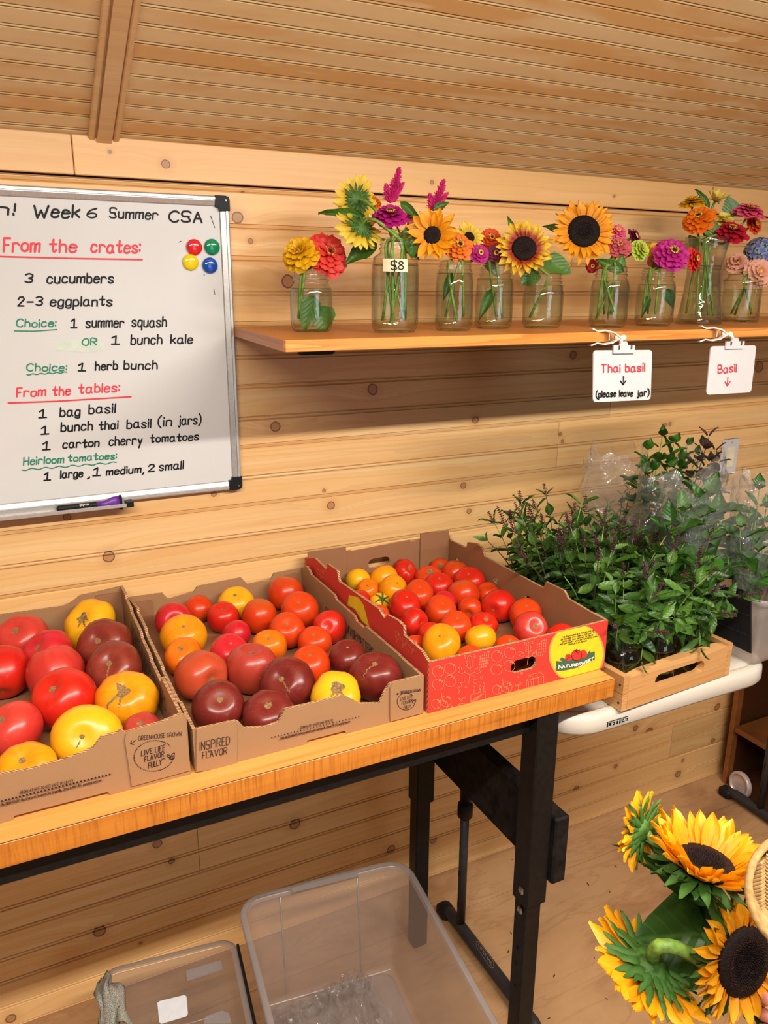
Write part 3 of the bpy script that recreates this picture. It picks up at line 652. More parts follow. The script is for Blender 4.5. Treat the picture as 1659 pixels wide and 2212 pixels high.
# ================================================================== FLOWER SHELF
ZS = 1.65025; ST = 0.0195
t = empty('wall_shelf', (1.6, -0.2, ZS), 'long amber wooden wall shelf carrying the flower jars', 'shelf')
mb = MB(); xe = 3.0
fl, bl = on_z(616.4, 735.7, ZS), Vector((0.498, -0.001, ZS)); FY = -0.468
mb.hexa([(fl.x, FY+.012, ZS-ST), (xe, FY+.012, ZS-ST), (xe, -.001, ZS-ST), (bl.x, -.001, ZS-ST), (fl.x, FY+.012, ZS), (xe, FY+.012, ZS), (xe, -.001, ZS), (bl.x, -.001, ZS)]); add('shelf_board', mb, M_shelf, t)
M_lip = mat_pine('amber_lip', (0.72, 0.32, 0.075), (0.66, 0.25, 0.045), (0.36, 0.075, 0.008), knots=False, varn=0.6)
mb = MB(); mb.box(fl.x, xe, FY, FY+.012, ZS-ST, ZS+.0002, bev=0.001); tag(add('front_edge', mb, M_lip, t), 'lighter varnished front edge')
for nm, x0, x1 in (('a', 643, 724), ('b', 782, 822)):
    A = on_y(x0, 760, -0.002); B = on_y(x1, 760, -0.002)
    br = empty('shelf_bracket', ((A.x+B.x)/2, 0, 1.58), 'black steel shelf bracket plate under the shelf end below the leftmost jar' if nm == 'a' else 'black steel bracket plate barely showing under the shelf below the tallest mason jar', 'bracket', 'shelf brackets')
    zb = 1.583 if nm == 'a' else 1.593
    mb = MB(); c_ = .008; w_ = B.x-A.x; mb.prism([(c_, 0), (w_-c_, 0), (w_, c_), (w_, 1.63-zb), (0, 1.63-zb), (0, c_)], (A.x, -0.006, zb), (1, 0, 0), (0, 0, 1), (0, 0.006, 0)); add('wall_plate', mb, M_blackplastic, br)
    mb = MB(); mb.box(A.x+w_*.35, A.x+w_*.65, -0.26, 0, 1.6255, 1.6305); add('arm', mb, M_blackplastic, br)
    for q in (.17, .83):
        mb = MB(); mb.lathe([(.006, 0), (.004, .002), (.0035, .0005)], 10, (A.x+w_*q, -0.006, zb+.012), ax=(0, -1, 0), cap1=True); add('screw', mb, M_black, br)

# ================================================================== WOODEN BENCH
ZT = 1.0; TY = -0.692; TXR = 1.035; TTH = 0.040
bench = empty('work_bench', (0.3, -0.35, 0), 'long work bench with an amber wooden top and black steel legs under the tomato boxes', 'table')
mb = MB(); mb.m = 0; mb.box(X0+.1, TXR-.001, TY+.003, -0.006, ZT-TTH, ZT); add('bench_top', mb, M_top, bench)
mb = MB(); mb.box(X0+.1, TXR, TY, TY+.0025, ZT-TTH, ZT-.0004, bev=0.001); mb.box(TXR-.0008, TXR+.0015, TY+.001, -.006, ZT-TTH, ZT-.0004); tag(add('sawn_edge', mb, M_edge, bench), 'rough-sawn orange front edge')
mb = MB(); mb.box(X0+.12, 0.87, -0.662, -0.622, 0.912, ZT-TTH-.0005); add('front_rail', mb, M_black, bench)
mb = MB(); mb.box(X0+.12, 0.87, -0.222, -0.182, 0.912, ZT-TTH-.0005); add('rear_rail', mb, M_black, bench)
mb = MB(); mb.box(0.862, 0.902, -0.64, -0.2, 0.925, ZT-TTH-.0005); add('end_rail', mb, M_black, bench)
for (yf, zs_) in ((-0.688, 0.515), (-0.228, 0.455)):
    lg = MB(); lg.box(0.861, 0.902, yf+.006, yf+.044, 0.0, zs_+.1, bev=0.003); o = add('leg', lg, M_black, bench)
    lg = MB(); lg.box(0.858, 0.909, yf, yf+.050, zs_, ZT-TTH-.0005, bev=0.003); add('leg_sleeve', lg, M_black, o)
    if yf < -.5:
        for q in ((1126, 1924), (1123, 1966)):
            P = on_x(*q, 0.858); mb = MB(); mb.lathe([(.0085, 0), (.0085, .001), (.005, .0035), (.0025, .002)], 14, P, ax=(-1, 0, 0), cap1=True); add('bolt', mb, M_steel, o, smooth=False)
        for zz in (0.40, 0.36, 0.30): mb = MB(); mb.lathe([(.004, 0), (.004, .0006)], 10, (0.8608, yf+.024, zz), ax=(-1, 0, 0), cap1=True); add('adjusting_hole', mb, M_blackwood, o)
for (yf, zs_) in ((-0.688, 0.5), (-0.228, 0.44)):
    lg = MB(); lg.box(-0.75, -0.70, yf, yf+.050, 0, ZT-TTH-.0005, bev=0.003); add('leg', lg, M_black, bench)
mb = MB(); mb.box(0.9095, 0.945, -0.70, -0.09, 0.565, 0.722, bev=0.004); add('stretcher_beam', mb, M_blackwood, bench)
rr = plain('old_red_paint', (0.35, 0.02, 0.01), 0.7)
mb = MB(); mb.box(0.9088, 0.930, -0.625, -0.60, 0.5635, 0.568); mb.box(0.9088, 0.930, -0.585, -0.572, 0.5635, 0.567); tag(add('paint_chip', mb, rr, bench), 'chips of red paint on the lower beam edge')

# ================================================================== WHITE FOLDING TABLE
ZW = 0.914
ft = empty('folding_table', (1.25, -0.37, 0), 'white plastic folding table with rounded corners and black adjustable legs', 'table')
def rrect(x0, x1, y0, y1, r, n=8):
    out = []
    for cx_, cy_, a0 in ((x1-r, y0+r, -90), (x1-r, y1-r, 0), (x0+r, y1-r, 90), (x0+r, y0+r, 180)):
        out += [(cx_+r*math.cos(math.radians(a0+90*k/n)), cy_+r*math.sin(math.radians(a0+90*k/n))) for k in range(n+1)]
    return out
def rr_rings(spec, base=(0.925, 1.560, -0.676, -0.05)):
    rs = []
    for ins, z, rad in spec:
        x0, x1, y0, y1 = base; rs.append([(a, b, z) for a, b in rrect(x0+ins, x1-ins, y0+ins, y1-ins, max(rad-ins, .01))])
    return rs
mb = MB(); mb.rings(rr_rings([(.030, ZW-.046, .10), (.006, ZW-.044, .10), (0, ZW-.036, .10), (.001, ZW-.012, .10), (.006, ZW-.004, .10), (.013, ZW-.0005, .10), (.019, ZW, .10), (.022, ZW, .10), (.025, ZW-.0022, .10), (.028, ZW-.0022, .10), (.031, ZW, .10)]), True, True); add('table_top', mb, M_table, ft, smooth=True)
PF = -0.6765
fy = lambda x, y: on_y(x, y, PF)
A = fy(1312, 1561); B = fy(1357, 1548); C_ = fy(1311, 1574)
mb = MB(); mb.box(A.x, B.x, PF, PF+.002, B.z-.0105, B.z+.001); lg = add('badge', mb, M_blackplastic, ft)
mb = MB(); zb0 = B.z-.0085
st, W_ = strokes('LIFETIME')
for pl in st: mb.ribbon([(A.x+.003+(B.x-A.x-.006)*x/W_, PF-.0005, zb0+y*.0009) for x, y in pl], 0.0010, WN)
mb.ribbon([(A.x+.001, PF-.0004, zb0-.0012), (B.x-.001, PF-.0004, zb0-.0012)], .0005, WN); mb.ribbon([(A.x+.001, PF-.0004, zb0+.0085), (B.x-.001, PF-.0004, zb0+.0085)], .0005, WN)
add('lettering', mb, M_wprint, lg)
def leg_frame(x, parent, ys=(-0.235, -0.505), f0=-0.155, f1=-0.60, ztop=0.866):
    mb = MB(); mb.tube([(x, f0+.002, .020), (x, f0-.03, .030), (x, f1+.03, .030), (x, f1, .020)], [.014, .0165, .0165, .014], 10); foot = add('foot_bar', mb, M_grayfoot, parent, smooth=True)
    for f in (f0, f1):
        mb = MB(); mb.box(x-.021, x+.021, f-.025, f+.025, 0.0, .036, bev=.008); add('foot_pad', mb, M_blackplastic, foot, smooth=True)
    for y in ys:
        mb = MB(); mb.tube([(x, y, .04), (x, y, .42)], .0118, 12); p_ = add('inner_post', mb, M_grayfoot, parent, smooth=True)
        mb = MB(); mb.tube([(x, y, .40), (x, y, ztop-.03)], .0155, 12); add('outer_post', mb, M_black, parent, smooth=True)
        mb = MB(); mb.lathe([(.016, .385), (.0205, .390), (.0205, .425), (.016, .430)], 14, (x, y, 0)); add('lock_collar', mb, M_blackplastic, p_, smooth=True)
        for zz in (.30, .20, .10): mb = MB(); mb.box(x-.0128, x-.0112, y-.002, y+.002, zz, zz+.018); add('adjusting_slot', mb, M_blackwood, p_)
    mb = MB(); mb.tube([(x, ys[0], ztop-.035), (x, ys[1], ztop-.035)], .012, 8); add('cross_tube', mb, M_black, parent, smooth=True)
leg_frame(1.0, ft)
mb = MB(); mb.tube([(1.0, -0.235, .80), (1.03, -0.235, .835), (1.08, -.235, .845), (1.30, -.235, .855)], .009, 8); mb.tube([(1.0, -0.505, .80), (1.03, -0.505, .83), (1.30, -.505, .862)], .009, 8); add('folding_brace', mb, M_black, ft, smooth=True)
mb = MB()
fx = lambda x, y: on_x(x, y, 1.0-.017)
text(mb, 'LIFETIME', (1034, 2044), (1062, 2086), 7, fx, (-1, 0, 0.3), 0.0011)
lines(mb, [[(1029, 2034), (1035, 2034), (1066, 2076), (1067, 2090), (1060, 2090), (1030, 2046), (1029, 2034)]], fx, (-1, 0, 0.3), .0008, .0008)
add('embossed_lettering', mb, M_alu, ft)
# second folding table: only one leg frame is in view
f2 = empty('folding_table', (2.62, -0.37, 0), 'black tubular folding table leg standing before the dark cabinet at the right', 'table')
leg_frame(2.18, f2, ys=(-0.25, -0.5), f0=-0.115, f1=-0.62)
mb = MB(); mb.rings(rr_rings([(.030, ZW-.046, .10), (0, ZW-.036, .10), (.001, ZW-.012, .10), (.019, ZW, .10)], (2.19, 3.0, -0.676, -0.05)), True, True); add('table_top', mb, M_table, f2, smooth=True)

# ---- stained cabinet in the corner
cb = empty('open_cabinet', (2.45, -0.4, 0), 'dark stained wooden open cabinet on the floor against the wall at the right', 'cabinet')
cx0, cx1, cy0, cy1, cz1 = 2.235, 2.75, -0.72, -0.045, 0.74
for nm, b in (('stile', (cx0, cx0+.03, cy1-.018, cy1, 0, cz1)), ('stile', (cx0, cx0+.03, cy0, cy0+.03, 0, cz1)), ('side_panel', (cx0+.031, cx1, cy1-.012, cy1, 0.0, cz1)), ('side_panel', (cx0+.031, cx1, cy0, cy0+.018, 0.0, cz1)),
              ('back_panel', (cx1-.01, cx1, cy0+.019, cy1-.013, 0.0, cz1)), ('shelf', (cx0+.004, cx1-.011, cy0+.031, cy1-.019, 0.215, 0.235)), ('top_panel', (cx0, cx1, cy0, cy1, cz1+.0005, cz1+.02)), ('bottom_panel', (cx0+.005, cx1-.011, cy0+.031, cy1-.019, 0.0, 0.012)), ('divider', (cx0+.02, cx1-.011, -.40, -.385, .0125, .2145))):
    mb = MB(); mb.box(*b, bev=0.0012); add(nm, mb, M_stile if nm in ('stile', 'shelf') else M_cabinet, cb)
P = on_x(1600, 1685, 2.22)
lid = MB(); Rl = 0.046; lid.lathe([(Rl*.78, .002), (Rl*.80, .010), (Rl*.9, .0105), (Rl, .008), (Rl, -.006)], 32, (2.222, P.y, 0.0+Rl), ax=(-1, 0.12, 0.1)); lid.lathe([(0.0005, .003), (Rl*.79, .003)], 32, (2.222, P.y, 0.0+Rl), ax=(-1, 0.12, 0.1))
o = add('jar_lid', lid, plain('dull_lid', (0.62, 0.50, 0.46), 0.35, metal=0.2), loc=(2.222, P.y, 0), smooth=True); tag(o, 'pale round jar lid ring leaning against the bottom of the dark cabinet', 'jar lid')

# ================================================================== TOMATO BOXES
BT = 0.0055
def wall_panel(name, outline, O, U, V, T, mats, parent, holes=()):
    mb = MB(); mb.prism(outline, O, U, V, T, holes, side_m=1)
    return add(name, mb, mats, parent)
def oval(cx_, cz_, w_, h_, n=6):
    r_ = h_/2; a = w_/2-r_; out = []
    for c0, s0 in ((cx_+a, -90), (cx_-a, 90)):
        out += [(c0+r_*math.cos(math.radians(s0+180*k/n)), cz_+r_*math.sin(math.radians(s0+180*k/n))) for k in range(n+1)]
    return out
KM = [M_kraft, M_flute]
# front-plane pixel outlines converted to panel coordinates
def outl(pts, fn, ax, base):   # ax 0: X, 1: -Y depth ; returns (u, z)
    out = []
    for p in pts:
        P = fn(*p); out.append(((P.x if ax == 0 else P.y)-base, P.z-ZT))
    return out
def carton(name, label, x0, x1, yf, yb, front, left, right, back, mats, inside, foot_notch=None, hole_front=None, hole_back=None, holes_right=()):
    t = empty(name, ((x0+x1)/2, (yf+yb)/2, ZT), label, 'box')
    fb = [(0, 0.0)]+([] if not foot_notch else [(foot_notch[0], 0), (foot_notch[0]+.004, .006), (foot_notch[1]-.004, .006), (foot_notch[1], 0)])+[(x1-x0, 0)]
    wall_panel('front_wall', fb+front, (x0, yf, ZT+.0006), (1, 0, 0), (0, 0, 1), (0, BT, 0), mats, t, hole_front or ())
    D = yb-yf
    wall_panel('back_wall', [(0, 0), (x1-x0, 0)]+back, (x0, yb-BT, ZT+.0006), (1, 0, 0), (0, 0, 1), (0, BT, 0), [inside, M_flute], t, hole_back or ())
    wall_panel('side_wall', [(BT, 0), (D-BT, 0)]+left, (x0, yf, ZT+.0006), (0, 1, 0), (0, 0, 1), (BT, 0, 0), mats, t)
    wall_panel('side_wall', [(BT, 0), (D-BT, 0)]+right, (x1-BT, yf, ZT+.0006), (0, 1, 0), (0, 0, 1), (BT, 0, 0), [inside, M_flute], t, holes_right)
    mb = MB(); mb.box(x0+BT, x1-BT, yf+BT, yb-BT, ZT+.0006, ZT+.005); add('box_floor', mb, M_kraftin, t)
    return t
# --- middle box
b2x0, b2x1, bf, bb = 0.222, 0.632, -0.6445, -0.040
fF = lambda x, y: on_y(x, y, bf)
fr2 = [(914, 1459.5), (843, 1477), (830, 1497), (820, 1520), (778, 1521), (744, 1504), (616, 1533), (603, 1560), (575, 1571), (529, 1574), (516, 1560), (508, 1558), (424, 1576)]
fr2 = outl(fr2, fF, 0, b2x0); fr2[0] = (b2x1-b2x0, fr2[0][1]); fr2[-1] = (0, fr2[-1][1])
H2 = fr2[0][1]; H2l = fr2[-1][1]
fBk = lambda x, y: on_y(x, y, bb)
bk2 = outl([(650, 1226), (590, 1238), (583, 1252), (533, 1261), (520, 1247), (425, 1266), (417, 1278), (362, 1293), (350, 1280), (289, 1288)], fBk, 0, b2x0)
bk2[0] = (b2x1-b2x0, bk2[0][1]); bk2[-1] = (0, bk2[-1][1])
Dp = bb-bf
def side_prof(h0, h1, hh, steps):   # from back to front; steps as fractions of depth with raised tabs
    out = [(Dp-BT, hh)]
    for f, h in steps: out.append((Dp*f, h))
    return out+[(BT, h0)]
lf2 = side_prof(H2l, 0, bk2[-1][1], [(.80, .095), (.79, .086), (.66, .086), (.64, .076), (.40, .074), (.39, .068), (.18, .068), (.16, H2l)])
rt2 = side_prof(H2, 0, bk2[0][1], [(.93, .098), (.90, .093), (.88, .086), (.66, .086), (.63, .078), (.48, .078), (.46, .070), (.40, .070), (.385, .077), (.15, .078), (.12, H2)])
bx2 = carton('tomato_box', 'low kraft cardboard box of mixed tomatoes, in the middle of the bench', b2x0, b2x1, bf, bb, fr2, lf2, rt2, bk2, KM, M_kraft, foot_notch=(.185, .26))
# --- left box (taller, nearer the left edge)
b1x0, b1x1 = -0.196, 0.2145
fr1 = outl([(398, 1546), (386, 1545), (345, 1562), (272, 1583), (262, 1578), (252, 1584), (218, 1594), (202, 1616), (182, 1626), (135, 1643), (60, 1664), (0, 1673), (-60, 1688)], fF, 0, b1x0)
fr1[0] = (b1x1-b1x0, fr1[0][1]); fr1 += [(.05, .055), (.045, .09), (0, .092)]
fr1 = [p for p in fr1]
bk1 = outl([(264, 1265), (172, 1286), (150, 1303), (133, 1309), (0, 1327), (-60, 1335)], fBk, 0, b1x0); bk1[0] = (b1x1-b1x0, bk1[0][1]); bk1.append((0, bk1[-1][1]))
rt1 = side_prof(.098, 0, bk1[0][1], [(.90, .105), (.885, .098), (.80, .097), (.78, .090), (.62, .090), (.60, .080), (.47, .080), (.455, .073), (.30, .073), (.285, .088), (.02, .092)])
lf1 = side_prof(.092, 0, .10, [(.6, .08), (.3, .08)])
bx1 = carton('tomato_box', 'kraft cardboard box of large heirloom tomatoes, cut by the left edge of the photo', b1x0, b1x1, bf, bb, fr1, lf1, rt1, bk1, KM, M_kraft, foot_notch=(.155, .29))
# corner flaps glued outside the front
for bx, xa, xb, pts in ((bx2, None, None, [(424, 1577), (505, 1558.5), (512, 1566), (512, 1650), (505, 1655), (424, 1668)]), (bx2, None, None, [(914, 1459.5), (914, 1540), (845, 1558.5), (843, 1552), (843, 1486), (850, 1476)]),
                         (bx1, None, None, [(398.5, 1548), (412, 1664), (285, 1699), (270, 1600), (272, 1587), (282, 1580)])):
    o_ = [(P.x, P.z) for P in [on_y(px, py, bf-.003) for px, py in pts]]
    mb = MB(); mb.prism([(a, b-ZT) for a, b in o_], (0, bf-.003, ZT), (1, 0, 0), (0, 0, 1), (0, .0028, 0), side_m=0); add('corner_flap', mb, M_kraft, bx)
for bx, xa, xb, h in ((bx2, b2x0+BT, b2x0+.052, .058), (bx2, b2x1-.05, b2x1-BT, .066), (bx1, b1x1-.06, b1x1-BT, .088)):
    mb = MB(); mb.prism([(xa, 0), (xb, 0), (xb, h-.004), (xb-.004, h), (xa+.004, h), (xa, h-.004)], (0, bb-BT-.004, ZT+.0055), (1, 0, 0), (0, 0, 1), (0, .0035, 0), side_m=0); add('inner_flap', mb, M_kraftin, bx)
# print on both kraft boxes
F2 = lambda x, y: on_y(x, y, bf-.0034); FN = (0, -1, 0)
c4 = lambda x, y: (x/2.9625, 1150+y/2.9625)
c5 = lambda x, y: (240+x/2.37, 1200+y/2.37)
def printed(parent, items, lns, wd):
    mb = MB()
    for s_, a, b, cp in items: text(mb, s_, a, b, cp, F2, FN, wd*(.82 if cp > 9 else .5), slant=0.03)
    for pl in lns: lines(mb, [pl], F2, FN, wd*.8)
    o = add('print', mb, M_cardink, parent); return o
def dots(parent, pts, r_):
    mb = MB()
    for p in pts:
        P = F2(*p); mb.add([P+Vector((r_*math.cos(a), 0, r_*math.sin(a)))+Vector((0, -.0003, 0)) for a in [k*math.pi/3 for k in range(6)]], [(0, 1, 2, 3, 4, 5)])
    tag(add('dotted_print', mb, M_cardink, parent), kind='stuff')
printed(bx2, [('INSPIRED', c5(455, 998), c5(605, 966), 18), ('FLAVOR', c5(468, 1040), c5(592, 1014), 14), ('BY', c5(498, 1006), c5(510, 1003), 3),
              ('GREENHOUSE GROWN', c5(1480, 708), c5(1582, 694), 5.5), ('LIVE LIFE', c5(1482, 744), c5(1540, 728), 6.8), ('FLAVOR', c5(1488, 765), c5(1536, 752), 6.8), ('FULLY', c5(1498, 786), c5(1534, 776), 6.8)],
        [[c5(1474, 706), c5(1462, 708), c5(1466, 703)], [c5(1462, 708), c5(1467, 712)]]+[[c5(*p) for p in circ(1510, 746, 46, 43, 28, 20, 330, -8)]]+[[c5(*p) for p in circ(1550, 748, 9, 6, 10, rot=-20)], [c5(*p) for p in circ(1543, 741, 5, 4, 8)], [c5(*p) for p in circ(1556, 740, 4, 4, 8)]], 0.0012)
printed(bx2, [('STORE AT 50*F TO 53*F (10*C TO 11.7*C)', c5(968, 886), c5(1134, 846), 4.2), ('SOLD AND DISTRIBUTED BY: Mastronardi Produce Ltd. Kingsville, Ontario N9Y 2E5  sunsetgrown.com', c5(867, 940), c5(1222, 852), 4)], [], 0.0013)
dots(bx2, [c5(822+(1268-822)*k/27, 931+(824-931)*k/27) for k in range(28)], .0012)
printed(bx1, [('GREENHOUSE GROWN', c4(886, 1330), c4(1160, 1300), 9), ('LIVE LIFE', c4(905, 1430), c4(1055, 1390), 11), ('FLAVOR', c4(925, 1468), c4(1048, 1432), 11), ('FULLY', c4(950, 1508), c4(1035, 1484), 11.5), ('IN', c4(1040, 1455), c4(1056, 1452), 4)],
        [[c4(870, 1330), c4(835, 1352)], [c4(842, 1332), c4(835, 1352), c4(858, 1356)]]+[[c4(*p) for p in circ(1100, 1440, 17, 11, 12, rot=-15)], [c4(*p) for p in circ(1080, 1430, 14, 7, 10, rot=30)], [c4(*p) for p in circ(1108, 1420, 12, 7, 10, rot=-50)], [c4(1090, 1433), c4(1096, 1450)], [c4(1100, 1430), c4(1107, 1448)]], 0.0013)
printed(bx1, [('STORE AT 50*F TO 53*F (10*C TO 11.7*C)', c4(128, 1672), c4(465, 1595), 5.5), ('DISTRIBUTED BY: Mastronardi Produce Ltd. Kingsville, Ontario N9Y 2E5  sunsetgrown.com', c4(5, 1750), c4(648, 1590), 5)], [], 0.0013)
dots(bx1, [c4(*p) for p in circ(985, 1430, 128, 97, 52, 18, 330, -8)], .0010)
dots(bx1, [c4(12+(702-12)*k/30, 1718+(1548-1718)*k/30) for k in range(31)], .0016)
# text on the inner right wall of the middle box (faces the viewer)
fI = lambda x, y: on_x(x, y, b2x1-BT-.0006)
mb = MB(); text(mb, 'BECAUSE', c5(1100, 300), c5(1165, 352), 15, fI, (-1, 0, 0), .0016); text(mb, 'FLAVOR:MATTERS', c5(1195, 378), c5(1343, 522), 18, fI, (-1, 0, 0), .0018)
add('print', mb, M_cardink, bx2)
fI1 = lambda x, y: on_x(x, y, b1x1-BT-.0006)
mb = MB(); text(mb, 'BECAUSE FLAVOR MATTERS', (283, 1365), (358, 1535), 22, fI1, (-1, 0, 0), .0018); add('print', mb, M_cardink, bx1)
# --- red printed box
b3x0, b3x1, bf3, bb3 = 0.640, 1.0465, -0.648, -0.036
f3 = lambda x, y: on_y(x, y, bf3)
fr3 = outl([(1309, 1341), (1120, 1388), (930, 1431)], f3, 0, b3x0); H3 = fr3[0][1]; fr3[0] = (b3x1-b3x0, H3); fr3[-1] = (0, fr3[-1][1])
bk3 = outl([(960, 1157), (886, 1171), (884, 1166), (760, 1190), (757, 1188), (668, 1204)], lambda x, y: on_y(x, y, bb3), 0, b3x0); bk3[0] = (b3x1-b3x0, bk3[0][1]); bk3[-1] = (0, bk3[-1][1])
c6 = lambda x, y: (640+x/2.37, 1130+y/2.37)
Dp = bb3-bf3
rt3 = [(P.y-bf3, P.z-ZT) for P in [on_x(*c6(*p), b3x1) for p in ((800, 88), (880, 128), (885, 98), (935, 105), (962, 130), (972, 172), (1275, 332), (1288, 300), (1380, 345), (1400, 385), (1500, 445))]]
rt3 = [(Dp-BT, bk3[0][1])]+rt3+[(BT, H3)]
lf3 = [(P.y-bf3, P.z-ZT) for P in [on_x(*c6(*p), b3x0) for p in ((95, 180), (155, 240), (160, 210), (208, 245), (218, 300), (420, 440), (450, 490), (465, 470), (520, 500), (548, 530), (550, 575), (640, 655))]]
lf3 = [(Dp-BT, bk3[-1][1])]+lf3+[(BT, fr3[-1][1])]
def hpx(fn, ax, base, cx_, cy_, w_, h_):
    P = fn(cx_, cy_); return oval((P.x if ax == 0 else P.y)-base, P.z-ZT, w_, h_)
hole_f = [hpx(f3, 0, b3x0, *c6(1165, 726), .060, .026)]
hole_b = [hpx(lambda x, y: on_y(x, y, bb3), 0, b3x0, *c6(420, 200), .062, .027)]
hr = [hpx(lambda x, y: on_x(x, y, b3x1), 1, bf3, *c6(*q), .022, .016) for q in ((832, 195), (1032, 293), (1195, 388))]
bx3 = carton('tomato_box', 'red printed cardboard box with a yellow round logo at the right end of the bench', b3x0, b3x1, bf3, bb3, fr3, lf3, rt3, bk3, [M_kraftred, M_flute], M_kraftin, hole_front=hole_f, hole_back=hole_b, holes_right=hr)
for a, b_, h in ((0.10, 0.0, .118), (0.31, 0.395, .122)):
    xa, xb = b3x0+BT+min(a, b_), b3x0+BT+max(a, b_)
    mb = MB(); mb.prism([(xa, 0), (xb, 0), (xb, h-.006), (xa, h-.004)], (0, bb3-BT-.004, ZT+.0055), (1, 0, 0), (0, 0, 1), (0, .0035, 0), side_m=0); add('inner_flap', mb, M_kraftin, bx3)
# inner faces of the red walls are plain brown liners
mb = MB(); mb.prism([(BT, 0), (b3x1-b3x0-BT, 0)]+[(min(max(u_, BT), b3x1-b3x0-BT), z_-.0012) for u_, z_ in fr3], (b3x0, bf3+BT, ZT+.0006), (1, 0, 0), (0, 0, 1), (0, .0006, 0), hole_f, side_m=0); add('inner_liner', mb, M_kraftin, bx3)
mb = MB(); mb.prism([(BT, 0), (Dp-BT, 0)]+[(u_, z_-.0012) for u_, z_ in lf3], (b3x0+BT, bf3, ZT+.0006), (0, 1, 0), (0, 0, 1), (.0006, 0, 0), side_m=0); add('inner_liner', mb, M_kraftin, bx3)
# logo and line drawings on the front; crop (860,1340) scale 3.607
c8 = lambda x, y: (860+x/3.6065, 1340+y/3.6065)
f3p = lambda x, y: on_y(x, y, bf3-.0004)
def clipz(pts):
    out = []
    for p in pts:
        P = f3p(*p); P.z = min(max(P.z, ZT+.0015), ZT+H3-.001); P.x = min(P.x, b3x1-.001); out.append(P)
    return out
def blobw(P, lift, mat, parent, name='print'):
    mb = MB(); Q = [p+Vector((0, -lift, 0)) for p in P]; nn = Vector((0, 0, 0))
    for i in range(len(Q)): nn += (Q[i]-Q[0]).cross(Q[(i+1) % len(Q)]-Q[0])
    mb.add(Q, [tuple(range(len(Q))) if nn.y < 0 else tuple(reversed(range(len(Q))))]); return add(name, mb, mat, parent)
blobw(clipz([c8(*p) for p in circ(1390, 258, 219, 232, 40)[:-1]]), .0001, M_goldprint, bx3, 'logo_ring')
lg = blobw(clipz([c8(*p) for p in circ(1390, 256, 205, 225, 40)[:-1]]), .0003, M_yprint, bx3, 'round_logo')
tag(lg, 'yellow round logo with tomatoes over a green banner')
blobw([f3p(*c8(*p)) for p in [(1229, 316), (1290, 322), (1380, 306), (1460, 272), (1531, 243), (1531, 305), (1470, 330), (1380, 372), (1300, 390), (1227, 396)]], .0005, M_gprint, lg, 'banner')
blobw([f3p(*c8(*p)) for p in [(1255, 306), (1275, 285), (1300, 300), (1315, 270), (1340, 300), (1440, 285), (1455, 250), (1470, 262), (1490, 235), (1500, 250), (1528, 238), (1500, 262), (1440, 292), (1380, 312), (1290, 326)]], .0006, M_gprint, lg, 'leaves')
for cxx, cyy, rr_ in ((1325, 288, 26), (1440, 262, 30), (1388, 270, 40)):
    blobw([f3p(*c8(*p)) for p in circ(cxx, cyy, rr_, rr_*1.05, 18)[:-1]], .0007+rr_*1e-5, M_rprint, lg, 'printed_tomato')
mb = MB(); lines(mb, [[c8(*p) for p in circ(1388, 270, 40, 42, 18)], [c8(1388, 250), c8(1386, 222)], [c8(1370, 232), c8(1388, 238), c8(1412, 226)], [c8(1372, 250), c8(1388, 238), c8(1400, 255)], [c8(1312, 300), c8(1320, 285), c8(1332, 282)]], f3p, FN, .0011, .0014); add('outline', mb, M_cardink, lg)
mb = MB(); text(mb, 'NATURE', c8(1246, 372), c8(1392, 352), 8.5, f3p, FN, .0021); text(mb, 'S', c8(1397, 362), c8(1418, 356), 12, f3p, FN, .0023); text(mb, 'WEET', c8(1424, 346), c8(1512, 304), 9, f3p, FN, .0021); text(mb, 'N', c8(1244, 374), c8(1272, 371), 11, f3p, FN, .0022)
mb2 = MB()
for s_, a, b, cp in (('ATURE', (1276, 368), (1392, 349), 8), ('S', (1397, 362), (1420, 354), 13), ('WEET', (1424, 346), (1514, 302), 9), ('N', (1244, 372), (1268, 369), 12)):
    A, B = f3p(*c8(*a)), f3p(*c8(*b)); st, W_ = strokes(s_)
    for pl in st: mb2.ribbon([A+(B-A)*(x/W_)+Vector((0, 0, cp/3.6065/1716*1.22*y/8*3.2)) for x, y in pl], .0019, FN, .0018)
add('wordmark', mb2, M_wprint, lg)
mb = MB()
for k_, (s_, xa_, xb_) in enumerate((('THE PACKAGING IS A TRADEMARK OF', 1276, 1526), ('DS BRANDS, LTD. 2338 N LOOP 1604 W.', 1268, 1530), ('SUITE 200, SAN ANTONIO, TX 78248', 1280, 1517), ('1-800-315-8209 - WWW.NATURESWEET.COM', 1243, 1547), ('PRODUCT OF MEXICO', 1325, 1468))):
    yb_ = 127+17*k_; a = (xa_, yb_-.225*(xa_-1325)); b = (xb_, yb_-.225*(xb_-1325))
    text(mb, s_, c8(*a), c8(*b), 2.7, f3p, FN, .0007)
add('small_print', mb, M_cardink, lg)
mb = MB(); D = []
def tomato_line(x, y, r_):
    D.append(circ(x, y, r_, r_, 16)); D.append([(x+r_*.3, y-r_*.95), (x+r_*.1, y-r_*.6), (x+r_*.5, y-r_*.7), (x+r_*.6, y-r_*.3), (x+r_*.8, y-r_*.8)])
for x, y in ((310, 398), (402, 376), (768, 280), (868, 252), (310, 500), (402, 472), (765, 382), (865, 355)): tomato_line(x, y, 44)
for x, y in ((325, 640), (800, 530)):
    tomato_line(x-30, y+10, 36); tomato_line(x+45, y-10, 42); tomato_line(x+20, y+20, 40); D.append([(x+20, y-20), (x+10, y-80)])
